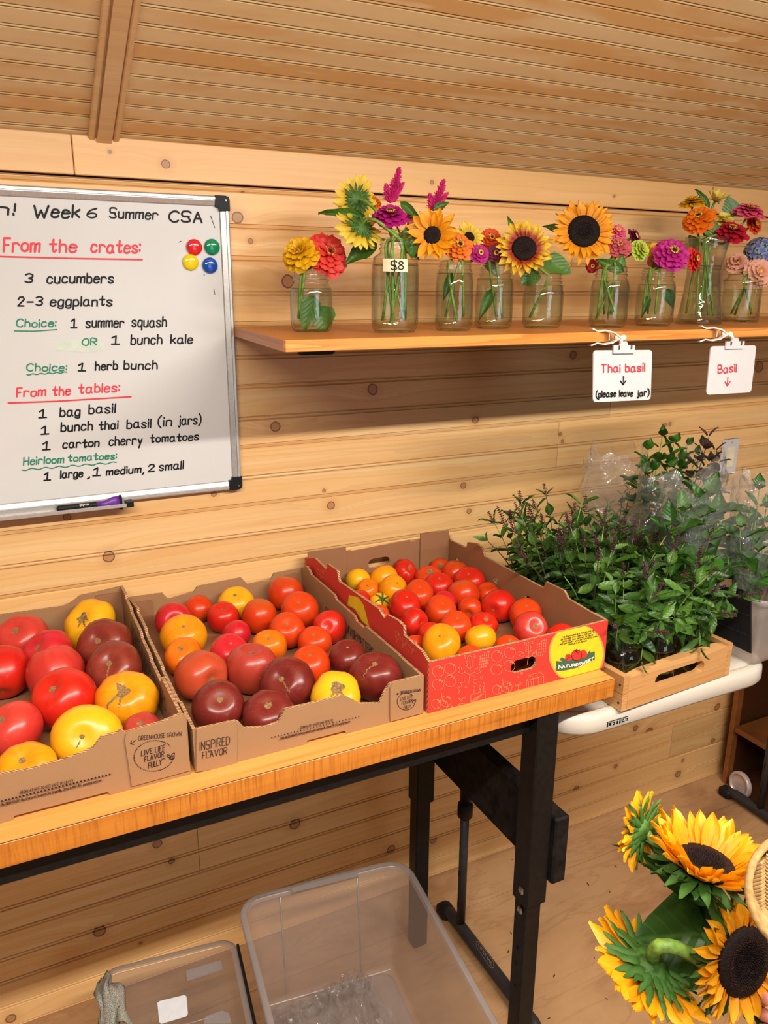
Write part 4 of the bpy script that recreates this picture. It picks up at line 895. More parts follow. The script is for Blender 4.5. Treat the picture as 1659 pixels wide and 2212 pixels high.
for x, y in ((555, 330), (1012, 215)):
    s_ = 1.0 if x < 600 else .8
    D.append([(x-8*s_, y+160*s_), (x+4*s_, y+60*s_), (x, y-60*s_)])
    D.append([(x+a*s_, y+b*s_) for a, b in ((0, -60), (-18, -40), (-12, -20), (-30, -5), (-15, 15), (-28, 30), (0, 45), (30, 25), (16, 10), (32, -10), (14, -20), (20, -40), (0, -60))])
    for sg in (-1, 1):
        D.append([(x, y+95*s_), (x+sg*40*s_, y+70*s_)]); D.append([(x+sg*a*s_, y+b*s_) for a, b in ((40, 75), (45, 45), (60, 55), (65, 35), (85, 35), (75, 60), (90, 70), (60, 85), (40, 75))])
    D.append([(x-40*s_, y-60*s_), (x-28*s_, y-50*s_), (x-40*s_, y-40*s_), (x-28*s_, y-30*s_)]); D.append([(x+25*s_, y-65*s_), (x+45*s_, y-62*s_), (x+30*s_, y-45*s_), (x+50*s_, y-45*s_)])
D.append([(512, 450), (515, 480), (485, 485), (495, 510), (458, 525), (475, 545), (470, 570)]); D.append([(505, 260), (520, 275)])
D.append([(565, 580), (565, 638), (678, 612), (678, 548), (640, 560), (600, 572), (565, 580)]); [D.append([(565+k*14, 636-k*3), (600+k*14, 605-k*6), (650+k*5, 575-k*4)]) for k in range(4)]
for x, y in ((590, 545), (637, 535), (665, 515)): D.append([(x, y+25), (x, y-5)]); D.append(circ(x, y-15, 7, 17, 8))
for x, y in ((497, 610), (935, 500)): D.append([(x, y+40), (x, y)]); D.append(circ(x-14, y+5, 14, 6, 8, rot=30)); D.append(circ(x+14, y-5, 14, 6, 8, rot=-30)); D.append([(x-30, y+45), (x, y+38), (x+30, y+42)])
D += [[(997, 525), (1000, 470), (1020, 425), (1050, 452), (1050, 512)], [(1020, 425), (1110, 402), (1132, 435), (1132, 500), (1050, 512), (997, 525)], [(1050, 452), (1132, 435)], [(1065, 413), (1090, 443), (1090, 505)], [(1000, 470), (1050, 458)], [(1015, 520), (1015, 480), (1035, 476), (1035, 515)]]
for x, y, r_ in ((590, 435, 9), (648, 447, 10), (598, 475, 16), (527, 520, 6), (962, 410, 8), (935, 440, 5), (415, 672, 6), (860, 560, 6)): D.append(circ(x, y, r_, r_, 10))
for pl in D: mb.ribbon([f3p(*c8(*p)) for p in pl], .00085, FN)
add('line_drawing', mb, M_lineprint, bx3)
mb = MB()
for bx_, by_ in ((640, 280), (1085, 190)):
    for i in range(6):
        for j in range(5):
            x, y = bx_+j*17+i*-2, by_+i*22-j*14+(j % 2)*8
            if abs(i-j) > 3: continue
            P = f3p(*c8(x, y))
            if P.z > ZT+H3-.004: continue
            mb.add([P+Vector((.0013*math.cos(a)+.0006*math.sin(a), -.0003, .0022*math.sin(a))) for a in [k*math.pi/3 for k in range(6)]], [(0, 1, 2, 3, 4, 5)])
tag(add('dotted_print', mb, M_lineprint, bx3), kind='stuff')
# side prints of the red box (faces the middle box)
f3s = lambda x, y: on_x(x, y, b3x0-.0004)
mb = MB(); Q = [f3s(*c6(*p)) for p in ((270, 368), (318, 380), (345, 420), (375, 535), (335, 500), (300, 440), (262, 420))]
mb.add(Q, [tuple(range(len(Q)))]); add('side_logo', mb, M_yprint, bx3)
mb = MB()
for i in range(26):
    x, y = rng.uniform(110, 160), rng.uniform(235, 290); P = f3s(*c6(x, y)); mb.ribbon([P, P+Vector((0, .003, .004))], .0012, (-1, 0, 0))
for i in range(40):
    x = rng.uniform(510, 610); y = 590+(x-510)*.55+rng.uniform(-35, 35); P = f3s(*c6(x, y)); mb.ribbon([P, P+Vector((0, .003, .005))], .0012, (-1, 0, 0))
tag(add('side_line_print', mb, M_lineprint, bx3), kind='stuff')

# ================================================================== TOMATOES
PAL = {'red': ((.50, .012, .006), (.56, .022, .008), (.50, .03, .008)), 'ored': ((.56, .036, .005), (.60, .055, .008), (.52, .07, .008)), 'pink': ((.50, .030, .022), (.56, .050, .034), (.50, .05, .02)),
       'mag': ((.50, .012, .020), (.54, .020, .028), (.45, .014, .014)), 'mar': ((.120, .012, .009), (.17, .020, .015), (.09, .020, .009)), 'brn': ((.165, .022, .012), (.22, .032, .020), (.10, .032, .010)),
       'yel': ((.76, .40, .008), (.74, .34, .010), (.76, .44, .012)), 'oyel': ((.76, .31, .005), (.74, .20, .005), (.76, .37, .012)), 'org': ((.70, .11, .004), (.74, .18, .005), (.70, .10, .006)),
       'rbg': ((.42, .055, .016), (.46, .060, .026), (.12, .19, .02)), 'pbrn': ((.34, .036, .020), (.38, .042, .030), (.34, .05, .02)), 'dk': ((.085, .022, .014), (.11, .028, .016), (.07, .032, .010)), 'rg': ((.54, .018, .008), (.56, .03, .02), (.28, .11, .015))}
def tom_mesh(R, H, lobes, amp, seed, egg=0.0, n=30, m=18):
    rr = random.Random(seed); ph = [rr.uniform(0, 6.28) for _ in range(4)]; so = Vector((rr.uniform(0, 50), rr.uniform(0, 50), 0)); ov = rr.uniform(.94, 1.06)
    def P(th, a, e=0.0):
        st, ct = math.sin(th), math.cos(th)
        lob = amp*(0.6*math.cos(lobes*a+ph[0])+.25*math.cos((lobes*2+1)*a+ph[1])+.3*math.cos(2*a+ph[2])) if lobes else 0.012*math.cos(3*a+ph[0])
        lobw = st**0.5 if lobes else st
        r_ = R*(1+lob*lobw+0.018*noise.noise(so+Vector((math.cos(a)*st, math.sin(a)*st, ct))*1.6))+e
        sq = abs(st)**.86
        z = H*math.copysign(abs(ct)**.95, ct)+e*ct; top = math.exp(-((st/.30)**2))
        if ct > 0: z -= H*(.17+(.10 if lobes else 0))*top
        else: z += H*.06*top
        return Vector((r_*sq*math.cos(a)*ov*(1-egg*ct), r_*sq*math.sin(a)/ov*(1-egg*ct), z))
    rs = [[P(math.pi*(.012+.976*i/m), 2*math.pi*j/n) for j in range(n)] for i in range(m+1)]
    mb = MB(); mb.rings(rs[::-1], True, True); return mb, P
TOM = []
def tomato(box, px, py, wpx, col, label, lobes=0, amp=0.0, flat=.80, scar=None, scar_r=.10, crack=(), egg=0.0, rot=0.0, group=None, seed=None, calyx=False, name='tomato', scarbig=False, dz=0.0):
    TOM.append(dict(box=box, px=px, py=py, w=wpx, col=col, label=label, lobes=lobes, amp=amp, flat=flat, scar=scar, scar_r=scar_r, crack=crack, egg=egg, calyx=calyx, scarbig=scarbig, dz=dz))
LB, MBX, RB = 'the left box', 'the middle box', 'the red box'
# left box
tomato(1, 50, 1382, 114, 'pink', 'pinkish red tomato with a square stem scar at the back of the left box', 6, .035, .80, (-.1, .62), .11)
tomato(1, 195, 1354, 112, 'yel', 'yellow tomato with a branching brown crack in the back right corner of the left box', 5, .08, .74, (-.2, .55), .14, ((.9, .5), (-.9, .3), (2.4, .35)), scarbig=True)
tomato(1, 103, 1415, 108, 'mag', 'crimson tomato with an orange flush behind the pointed pink tomato in the left box', 7, .04, .80, (-.35, .55), .09)
tomato(1, 6, 1452, 116, 'red', 'large red pointed tomato cut by the left edge, with a small dark blossom scar', 0, 0, .95, (.25, -.75), .07, egg=.06)
tomato(1, 120, 1452, 120, 'pink', 'large pinkish red tomato with a pointed top in the middle of the left box', 4, .03, .94, None, egg=.10)
tomato(1, 227, 1396, 120, 'brn', 'dark maroon tomato with a deep furrow, behind the brownish one in the left box', 4, .055, .80, (-.1, .42), .09)
tomato(1, 248, 1450, 125, 'brn', 'dark brownish red tomato with a pale top crack, right side of left box', 6, .03, .80, (.0, .50), .07, ((.3, .55),))
tomato(1, 136, 1515, 142, 'red', 'largest glossy red tomato, in front of the pointed pink one in the left box', 5, .03, .86, (-.25, .62), .09)
tomato(1, 275, 1515, 133, 'oyel', 'golden orange tomato with ribs, a brown scar and a vertical crack in the left box', 9, .035, .82, (.05, .62), .17, ((-1.4, 1.3), (.25, .55)), scarbig=True)
tomato(1, 36, 1577, 122, 'pink', 'round light red tomato near the front of the left box by the photo edge', 0, 0, .86, (-.25, .66), .09)
tomato(1, 187, 1590, 146, 'yel', 'large plain oblong yellow tomato leaning on the front wall of the left box', 0, 0, .72, (.15, .25), .05, ((.6, .22),))
tomato(1, 58, 1662, 127, 'oyel', 'orange yellow tomato with ribs low in the front left of the left box', 8, .03, .74, (.05, .70), .10)
tomato(1, 306, 1578, 88, 'pbrn', 'small dull maroon tomato half hidden by the front right corner flap of the left box', 5, .03, .78, (.0, .8), .12)
# middle box
tomato(2, 375, 1340, 81, 'mag', 'crimson tomato at the back left of the middle box', 0, 0, .84, (.35, .1), .10)
tomato(2, 429, 1316, 61, 'ored', 'small reddish orange tomato behind the crimson one in the middle box', 0, 0, .96, None)
tomato(2, 507, 1307, 80, 'yel', 'yellow tomato by the back wall of the middle box', 6, .03, .78, (0, .78), .07)
tomato(2, 486, 1330, 70, 'red', 'bright red tomato in front of the yellow one at the back of the middle box', 4, .02, .88, (.0, .8), .05)
tomato(2, 560, 1330, 77, 'ored', 'round orange red tomato right of the bright red one in the middle box', 0, 0, 1.0, None)
tomato(2, 617, 1281, 79, 'ored', 'rearmost round orange red tomato in the back right corner of the middle box', 0, 0, .92, None)
tomato(2, 648, 1320, 84, 'ored', 'orange red tomato in front of the rearmost one beside the printed side wall', 0, 0, .95, (.0, .6), .05)
tomato(2, 397, 1376, 100, 'oyel', 'large amber orange tomato by the left wall of the middle box', 4, .02, .84, (.15, .75), .05)
tomato(2, 397, 1420, 86, 'org', 'orange tomato blushed red in front of the amber one in the middle box', 5, .02, .86, (-.05, .72), .11)
tomato(2, 511, 1372, 65, 'mag', 'small crimson tomato in the centre of the middle box', 0, 0, .88, None)
tomato(2, 620, 1363, 81, 'ored', 'orange red tomato right of the crimson one in the centre of the middle box', 0, 0, .90, (.1, .55), .05)
tomato(2, 714, 1356, 75, 'red', 'red tomato by the right wall of the middle box below the word BECAUSE', 0, 0, .92, (-.1, .2), .03)
tomato(2, 496, 1413, 88, 'mag', 'rosy red tomato behind the tall ribbed one in the middle box', 0, 0, .88, (.2, .75), .05)
tomato(2, 582, 1396, 75, 'org', 'orange yellow tomato behind the tall ribbed one in the middle box', 4, .02, .92, (.0, .7), .05)
tomato(2, 682, 1385, 73, 'ored', 'smaller orange red tomato left of the maroon one by the right wall', 0, 0, .84, (0, .65), .05)
tomato(2, 671, 1440, 90, 'ored', 'large glossy orange red tomato behind the scarred yellow one in the middle box', 0, 0, .92, (0, .75), .05)
tomato(2, 435, 1459, 114, 'rbg', 'ribbed reddish tomato with a green base at the left of the middle box', 6, .03, .90, (.72, -.1), .09, ((1.4, .8),))
tomato(2, 554, 1448, 112, 'pbrn', 'tall ribbed dusky red tomato in the middle of the middle box', 11, .035, .98, (.0, .93), .06)
tomato(2, 751, 1423, 87, 'mar', 'plain maroon tomato by the right wall of the middle box', 0, 0, .84, (.0, .85), .05)
tomato(2, 799, 1466, 113, 'mar', 'ribbed dark maroon cracked tomato in the front right corner of the middle box', 8, .045, .88, (.0, .82), .08, ((-1.6, .9),))
tomato(2, 617, 1481, 122, 'mar', 'wide dark maroon tomato with a stitched scar in front of the tall ribbed one', 5, .03, .76, (-.25, .45), .07, ((.35, .6),))
tomato(2, 475, 1529, 117, 'mar', 'large dark maroon tomato in the front left corner of the middle box', 0, 0, .84, (.25, .55), .08)
tomato(2, 592, 1547, 116, 'mar', 'maroon ribbed tomato tilted against the dipped front wall of the middle box', 7, .05, .70, (.05, .72), .12)
tomato(2, 725, 1498, 112, 'yel', 'yellow tomato with a large stitched scar at the front of the middle box', 5, .055, .66, (.1, .68), .18, ((.5, .4), (2.2, .4), (-1.0, .5)), scarbig=True)
# red box
tomato(3, 773, 1248, 57, 'yel', 'lemon yellow tomato in the back left corner of the red box', 0, 0, .84, None)
tomato(3, 832, 1242, 62, 'oyel', 'amber tomato under the hand hole in the back wall of the red box', 0, 0, .82, None)
tomato(3, 752, 1263, 42, 'dk', 'small dark purple brown tomato against the left wall of the red box', 0, 0, .9, None)
tomato(3, 792, 1268, 52, 'org', 'small orange red tomato in front of the lemon yellow one in the red box', 0, 0, .88, (-.1, .6), .06)
tomato(3, 846, 1274, 63, 'oyel', 'round golden tomato with a tiny stem dot in the red box', 0, 0, .94, (.35, .6), .05)
tomato(3, 882, 1241, 56, 'red', 'deeply pleated red tomato by the back wall of the red box', 10, .10, .86, (.5, .5), .12)
tomato(3, 918, 1243, 64, 'ored', 'wide pleated tomato with a corky scar at the back of the red box', 11, .08, .66, (.05, .8), .20)
tomato(3, 947, 1224, 50, 'ored', 'flat orange red scarred tomato in the very back right of the red box', 8, .06, .64, (.0, .6), .22)
tomato(3, 973, 1232, 62, 'ored', 'round orange red tomato beside the back right side hole of the red box', 0, 0, .9, None)
tomato(3, 1014, 1253, 70, 'red', 'round red tomato below the middle side hole at the back right of the red box', 0, 0, .84, (-.2, .7), .04)
tomato(3, 945, 1262, 66, 'red', 'red tomato in front of the orange red one at the back of the red box', 0, 0, .84, (.0, .8), .04)
tomato(3, 907, 1287, 70, 'ored', 'orange red tomato right of the golden one in the red box', 0, 0, .84, (.05, .72), .04)
tomato(3, 1007, 1279, 69, 'ored', 'large orange red tomato in the right centre of the red box', 0, 0, .86, None)
tomato(3, 1063, 1279, 52, 'ored', 'smaller orange red tomato by the right wall behind the largest red one', 0, 0, .88, (.1, .8), .04)
tomato(3, 1081, 1309, 75, 'red', 'largest bright red tomato near the right wall of the red box with a small pore', 0, 0, .96, (-.5, -.2), .05)
tomato(3, 875, 1310, 74, 'red', 'bright red tomato behind the torn spot of the left wall in the red box', 0, 0, .84, (.1, .78), .04)
tomato(3, 965, 1300, 56, 'mag', 'rosy tomato partly hidden in the centre of the red box', 0, 0, .86, (-.3, .7), .04)
tomato(3, 952, 1321, 72, 'ored', 'orange red tomato in front of the rosy one in the centre of the red box', 0, 0, .86, (.1, .7), .04)
tomato(3, 1018, 1314, 54, 'ored', 'small orange red tomato left of the largest red one', 5, .03, .84, (-.3, -.45), .07)
tomato(3, 1136, 1331, 76, 'ored', 'orange red tomato leaning at the right wall in front of the largest red one', 0, 0, .88, (-.1, .78), .05)
tomato(3, 782, 1294, 48, 'red', 'small bright red tomato touching the left wall of the red box', 0, 0, .9, None)
tomato(3, 817, 1301, 44, 'yel', 'small ribbed yellow orange tomato with a dried green calyx in the red box', 8, .07, .84, (.35, .5), .14, calyx=True)
tomato(3, 822, 1328, 44, 'ored', 'small orange red tomato with a brown scar at the torn spot of the left wall', 6, .04, .7, (.2, .6), .2)
tomato(3, 896, 1347, 65, 'red', 'red tomato with a soft crease near the left wall of the red box', 4, .05, .84, (.7, .0), .04)
tomato(3, 986, 1354, 72, 'ored', 'orange red tomato behind the two yellow ones at the front of the red box', 0, 0, .84, (.1, .75), .05)
tomato(3, 1043, 1351, 64, 'red', 'squat pleated red tomato in front of the empty patch of the red box', 9, .09, .76, (.2, .72), .14)
tomato(3, 927, 1374, 62, 'red', 'red tomato behind the big yellow one at the front left of the red box', 4, .04, .76, (.1, .75), .05)
tomato(3, 966, 1396, 90, 'oyel', 'large yellow tomato at the front wall of the red box', 0, 0, .80, (-.15, .66), .06)
tomato(3, 1038, 1379, 68, 'oyel', 'smaller yellow tomato right of the big one, front wall of the red box', 0, 0, .80, None)
tomato(3, 900, 1392, 48, 'ored', 'orange red tomato tucked in the front left corner of the red box', 4, .03, .84, None)
tomato(3, 1001, 1418, 62, 'ored', 'orange red tomato barely rising above the front wall between the yellow ones', 0, 0, .8, (0, .85), .06, dz=-.012)
tomato(3, 1099, 1396, 58, 'ored', 'flat orange red tomato with a green scar behind the front wall of the red box', 8, .05, .64, (.2, .8), .14)
tomato(3, 1154, 1358, 78, 'pink', 'pinkish red tomato with a ring scar at the front right of the red box', 4, .03, .84, (.2, .40), .12)
tomato(3, 1222, 1376, 76, 'red', 'red tomato with a wide scar in the front right corner of the red box', 6, .04, .78, (.25, .80), .16)
tomato(3, 1130, 1418, 70, 'mar', 'dark red tomato seen through the hand hole in the front of the red box', 0, 0, .8, None, dz=-.02)
LIM = {1: (b1x0, b1x1, bf, bb), 2: (b2x0, b2x1, bf, bb), 3: (b3x0, b3x1, bf3, bb3)}
rt = random.Random(3)
for q in TOM:
    z = ZT+.04
    for _ in range(6):
        P = on_z(q['px'], q['py'], z); R = q['w']/2/FPX*depth(P)*.975; H = R*min(1.0, q['flat']+.05)
        if q['scar'] is None:
            axis = Vector((rt.uniform(-.3, .3), rt.uniform(-.2, .5), 1)).normalized()
            if q['egg'] == 0: axis = (axis*-1 if rt.random() < .3 else Vector((rt.uniform(-.5, .5), .8, .8)).normalized())
        else:
            sx_, sy_ = q['scar']; axis = (RT*sx_+UP*sy_-FW*math.sqrt(max(.02, 1-sx_*sx_-sy_*sy_))).normalized()
        heff = math.sqrt((H*axis.z)**2+(R**2)*(1-axis.z**2))
        z = ZT+.0065+heff*.97+max(0, q['dz'])
        if q['scar'] is None: rt.seed(int(q['px']*7+q['py']))
    q.update(P=P, R=R, H=H, axis=axis, heff=heff)
for it in range(60):
    for i, a in enumerate(TOM):
        x0_, x1_, y0_, y1_ = LIM[a['box']]; m_ = a['R']*.97+BT+.001
        a['P'].x = min(max(a['P'].x, x0_+m_), x1_-m_); a['P'].y = min(max(a['P'].y, y0_+m_+.002), y1_-m_-.004)
        for b in TOM[i+1:]:
            if b['box'] != a['box']: continue
            d = b['P']-a['P']; mn = (a['R']+b['R'])*.985
            if 1e-6 < d.length < mn:
                h = Vector((d.x, d.y, 0)); h = h.normalized() if h.length > 1e-5 else Vector((1, 0, 0)); k = (mn-d.length)*.45; a['P'] -= h*k; b['P'] += h*k
for i, q in enumerate(TOM):
    mb, Pf = tom_mesh(q['R'], q['H'], q['lobes'], q['amp'], i*5+2, q['egg'])
    N = q['axis']; P = q['P']; P.z = ZT+.0065+q['heff']*.97
    rot = N.to_track_quat('Z', 'Y').to_matrix().to_4x4()
    me = mesh_of('body', mb, M_tom)
    low = min((rot @ v.co).z for v in me.vertices); P.z = ZT+.0056-low
    t = empty('tomato', P, q['label'], 'tomato', {1: 'tomatoes in the left box', 2: 'tomatoes in the middle box', 3: 'tomatoes in the red box'}[q['box']])
    c = PAL[q['col']]; M4 = Matrix.Translation(P) @ rot
    inst('body', me, t, M4, c1=c[0], c2=c[1], c3=c[2])
    if q['scar'] is not None or q['lobes']:
        sm_ = MB(); rr = random.Random(i); n = 14; k_ = q['scar_r'] if q['scar_r'] else .08
        pts0 = [Pf(max(.02, k_*.5*rr.uniform(.7, 1.1)), 2*math.pi*j/n, .0005) for j in range(n)]
        pts1 = [Pf(k_*rr.uniform(.8, 1.35 if q['scarbig'] else 1.2)*(1.35 if q['scarbig'] and j % 5 == 0 else 1.0), 2*math.pi*j/n, .0003) for j in range(n)]
        sm_.rings([pts1, pts0], False, True)
        inst('stem_scar', mesh_of('stem_scar', sm_, M_scar), t, M4)
    if q['calyx']:
        cm = MB()
        for j in range(6):
            a = j*1.05; cm.tube([Pf(.02, a, .003), Pf(.35, a+.1, .003), Pf(.75, a+.2, .004)], [.0022, .0022, .0006], 5)
        cm.tube([(0, 0, q['H']*.8), (.003, 0, q['H']*1.15)], .0018, 6); inst('calyx', mesh_of('calyx', cm, M_calyx), t, M4)
    for (a0, ln) in q['crack']:
        cm = MB(); n = 14; rr = random.Random(int(a0*10)+i); L_, R_ = [], []
        # the crack heads towards the camera side: angle measured in the tomato's own frame
        ref = rot.to_3x3().inverted() @ (-FW); base = math.atan2(ref.y, ref.x)
        for k in range(n):
            th = .08+ln*k/(n-1); aa = base+(a0 if abs(a0) < 3 else 0)*.35+.05*math.sin(k*1.7+i)+rr.uniform(-.015, .015); wd = .0011*(1.2-k/n)/max(.2, math.sin(th))/q['R']*(2.0 if q['scarbig'] else 1.2)
            L_.append(Pf(th, aa-wd, .0005)); R_.append(Pf(th, aa+wd, .0005))
        cm.add(L_+R_, [(k, n+k, n+k+1, k+1) for k in range(n-1)]); inst('crack', mesh_of('crack', cm, M_scar), t, M4)

# ================================================================== FLOWERS
def petal_mesh(kind, seed=0):
    rr = random.Random(seed); mb = MB(); P = []
    ny, nx = 6, 4
    for i in range(ny+1):
        y = i/ny
        if kind == 'zinnia': w_ = .10+.22*math.sin(min(1, y*1.05)*math.pi*.62)**1.2; w_ *= (1 if y < .9 else .72)
        elif kind == 'sun': w_ = .185*math.sin(math.pi*min(.985, (y*.88+.09)))**.7*(1.0 if y < .78 else (1-(y-.78)*2.4))
        elif kind == 'leaf': w_ = .34*math.sin(math.pi*min(.99, y**.8))**.9*(1.08-.5*y)+.004
        elif kind == 'thai': w_ = .255*math.sin(math.pi*min(.99, y**.85))*(1.1-.45*y)+.004
        elif kind == 'round': w_ = .42*math.sin(math.pi*min(.99, y**.75))**.6*(1-.25*y)+.004
        elif kind == 'ruffle': w_ = .12+.40*y**.8
        elif kind == 'bract': w_ = .20*(1-y)**.8*(.5+1.2*y if y < .4 else 1.0)+.004
        row = []
        for j in range(nx+1):
            s_ = (j/nx-.5)*2
            cup = {'zinnia': .07, 'sun': .05, 'leaf': .10, 'thai': .09, 'round': .05, 'ruffle': .05, 'bract': .06}[kind]
            z = cup*s_*s_*(1 if kind != 'sun' else 1+.6*math.sin(y*3))
            bend = {'zinnia': -.10, 'sun': -.10, 'leaf': -.22, 'thai': -.26, 'round': -.10, 'ruffle': -.15, 'bract': .22}[kind]*y*y
            z += bend*(1+.4*rr.uniform(-1, 1))+(.03*math.sin(s_*5+y*4+seed) if kind in ('ruffle', 'sun', 'round') else 0)
            yy = y+(.05*math.cos(s_*6+seed) if kind == 'ruffle' and i == ny else 0)
            if kind in ('leaf', 'thai', 'round') and abs(s_) == 1 and i % 2: w2 = w_*1.06
            else: w2 = w_
            row.append(Vector((s_*w2+.03*math.sin(y*3+seed)*(kind != 'zinnia'), yy, z)))
        P.append(row)
    mb.grid(P); return mesh_of('petal', mb, {'leaf': M_leaf, 'thai': M_leaf, 'round': M_leaf, 'bract': M_bract}.get(kind, M_petal))
PM = {k: [petal_mesh(k, s_) for s_ in range(4)] for k in ('zinnia', 'sun', 'leaf', 'thai', 'round', 'ruffle', 'bract')}
def frame(N):
    N = N.normalized(); A = N.orthogonal().normalized(); return A, N.cross(A), N
def petal(parent, kind, C0, N, ang, r0, el, length, width, c1, c2, rr, name='petal', twist=0.0, h=0.0):
    A, B, N = frame(N); rad = A*math.cos(ang)+B*math.sin(ang)
    d = rad*math.cos(el)+N*math.sin(el); nn = N*math.cos(el)-rad*math.sin(el); sdv = d.cross(nn)
    if twist: q = Matrix.Rotation(twist, 3, d); sdv = q @ sdv; nn = q @ nn
    M4 = Matrix(((sdv.x*width, d.x*length, nn.x*length, 0), (sdv.y*width, d.y*length, nn.y*length, 0), (sdv.z*width, d.z*length, nn.z*length, 0), (0, 0, 0, 1)))
    M4.translation = C0+rad*r0+N*h
    return inst(name, rr.choice(PM[kind]), parent, M4, c1=c1, c2=c2)
def leaf(parent, A, B, width, N=None, kind='leaf', c1=(.035, .12, .015), c2=(.075, .20, .025), name='leaf', rr=random):
    d = B-A; ln = d.length; d.normalize(); N = (N if N is not None else -FW); sd_ = d.cross(N).normalized(); nn = sd_.cross(d)
    w_ = width/(.68 if kind == 'leaf' else .43 if kind == 'thai' else .8)
    M4 = Matrix(((sd_.x*w_, d.x*ln, nn.x*ln, A.x), (sd_.y*w_, d.y*ln, nn.y*ln, A.y), (sd_.z*w_, d.z*ln, nn.z*ln, A.z), (0, 0, 0, 1)))
    return inst(name, rr.choice(PM[kind]), parent, M4, c1=c1, c2=c2)
def nrm(nx, ny, back=False):
    s_ = math.sqrt(max(.0, 1-nx*nx-ny*ny)); return (RT*nx+UP*ny-FW*(s_ if not back else -s_)).normalized()
def bez(a, b, c, d, n=8): return [a*(1-t)**3+b*3*t*(1-t)**2+c*3*t*t*(1-t)+d*t**3 for t in [k/n for k in range(n+1)]]
FC = {'yel': ((.62, .30, .002), (.84, .50, .005)), 'coral': ((.55, .02, .015), (.80, .05, .035)), 'mag': ((.28, .005, .10), (.55, .012, .26)), 'orange': ((.60, .10, .002), (.88, .21, .005)),
      'ored': ((.50, .03, .002), (.78, .09, .006)), 'pink': ((.60, .04, .14), (.80, .13, .27)), 'crim': ((.25, .003, .012), (.50, .008, .035)), 'lime': ((.30, .45, .03), (.52, .66, .09)),
      'dust': ((.38, .04, .05), (.62, .12, .14)), 'plum': ((.12, .008, .035), (.26, .015, .08)), 'peach': ((.75, .30, .20), (.88, .50, .36)), 'blue': ((.20, .22, .52), (.42, .48, .78)), 'pale': ((.70, .52, .05), (.85, .74, .16)),
      'sun': ((.80, .30, .002), (.90, .42, .004)), 'bi': ((.38, .03, .005), (.88, .62, .03)), 'lsun': ((.70, .45, .02), (.86, .68, .08))}
def stem_to(root, H, N, foot, mouth, rad=.0028, mat=None, name='stem'):
    mb = MB(); a = H-N*.012
    pts = [H-N*.004]+bez(a, a-N*.04, mouth+(a-mouth)*.25, mouth, 6)+bez(mouth, mouth+(mouth-a)*.15, foot+(mouth-foot)*.3, foot, 5)[1:]
    mb.tube(pts, rad, 6); return add(name, mb, mat or M_stem, root, smooth=True)
def zinnia(H, N, D, col, label, foot, mouth, dome=.6, layers=4, seed=0, group=None, stem=True, ylw=True, kind='zinnia', name='zinnia', cat='flower'):
    rr = random.Random(seed); R = D/2*.93; t = empty(name, foot if stem else H, label, cat, group); c = FC[col]
    for k in range(layers):
        n = max(6, int(15-k*2.5)); L_ = R*(1-k*.17); el0 = -.15+dome*1.15*k/max(1, layers-1)
        for i in range(n):
            petal(t, kind, H, N, 2*math.pi*(i+.5*(k % 2))/n+rr.uniform(-.1, .1), R*.06, el0+rr.uniform(-.09, .09), L_*rr.uniform(.92, 1.06), L_*.95*(1.0 if kind == 'zinnia' else .8), c[0], c[1], rr, h=R*.07*k)
    A, B, Nn = frame(N); mb = MB(); r_ = R*.22
    mb.lathe([(r_*1.0, 0), (r_, R*.10), (r_*.7, R*.26), (.0004, R*.32)], 14, H, ax=N); ce = add('flower_centre', mb, M_floret if ylw else M_yfloret, t, smooth=True)
    mb = MB()
    for i in range(16 if ylw else 6):
        a = i*2.4; q = r_*(.55+.45*((i*7) % 5)/5); P = H+(A*math.cos(a)+B*math.sin(a))*q+Nn*R*.22; mb.tube([P, P+Nn*R*.14+(A*math.cos(a)+B*math.sin(a))*R*.06], [.0011, .0016], 4)
    tag(add('florets', mb, M_yfloret, ce), kind='stuff')
    mb = MB(); mb.lathe([(.003, -R*.42), (R*.20, -R*.30), (R*.25, -R*.12), (R*.16, .0)], 12, H, ax=N, cap0=True); add('calyx', mb, M_bract, t, smooth=True)
    if stem: stem_to(t, H, N, foot, mouth)
    return t
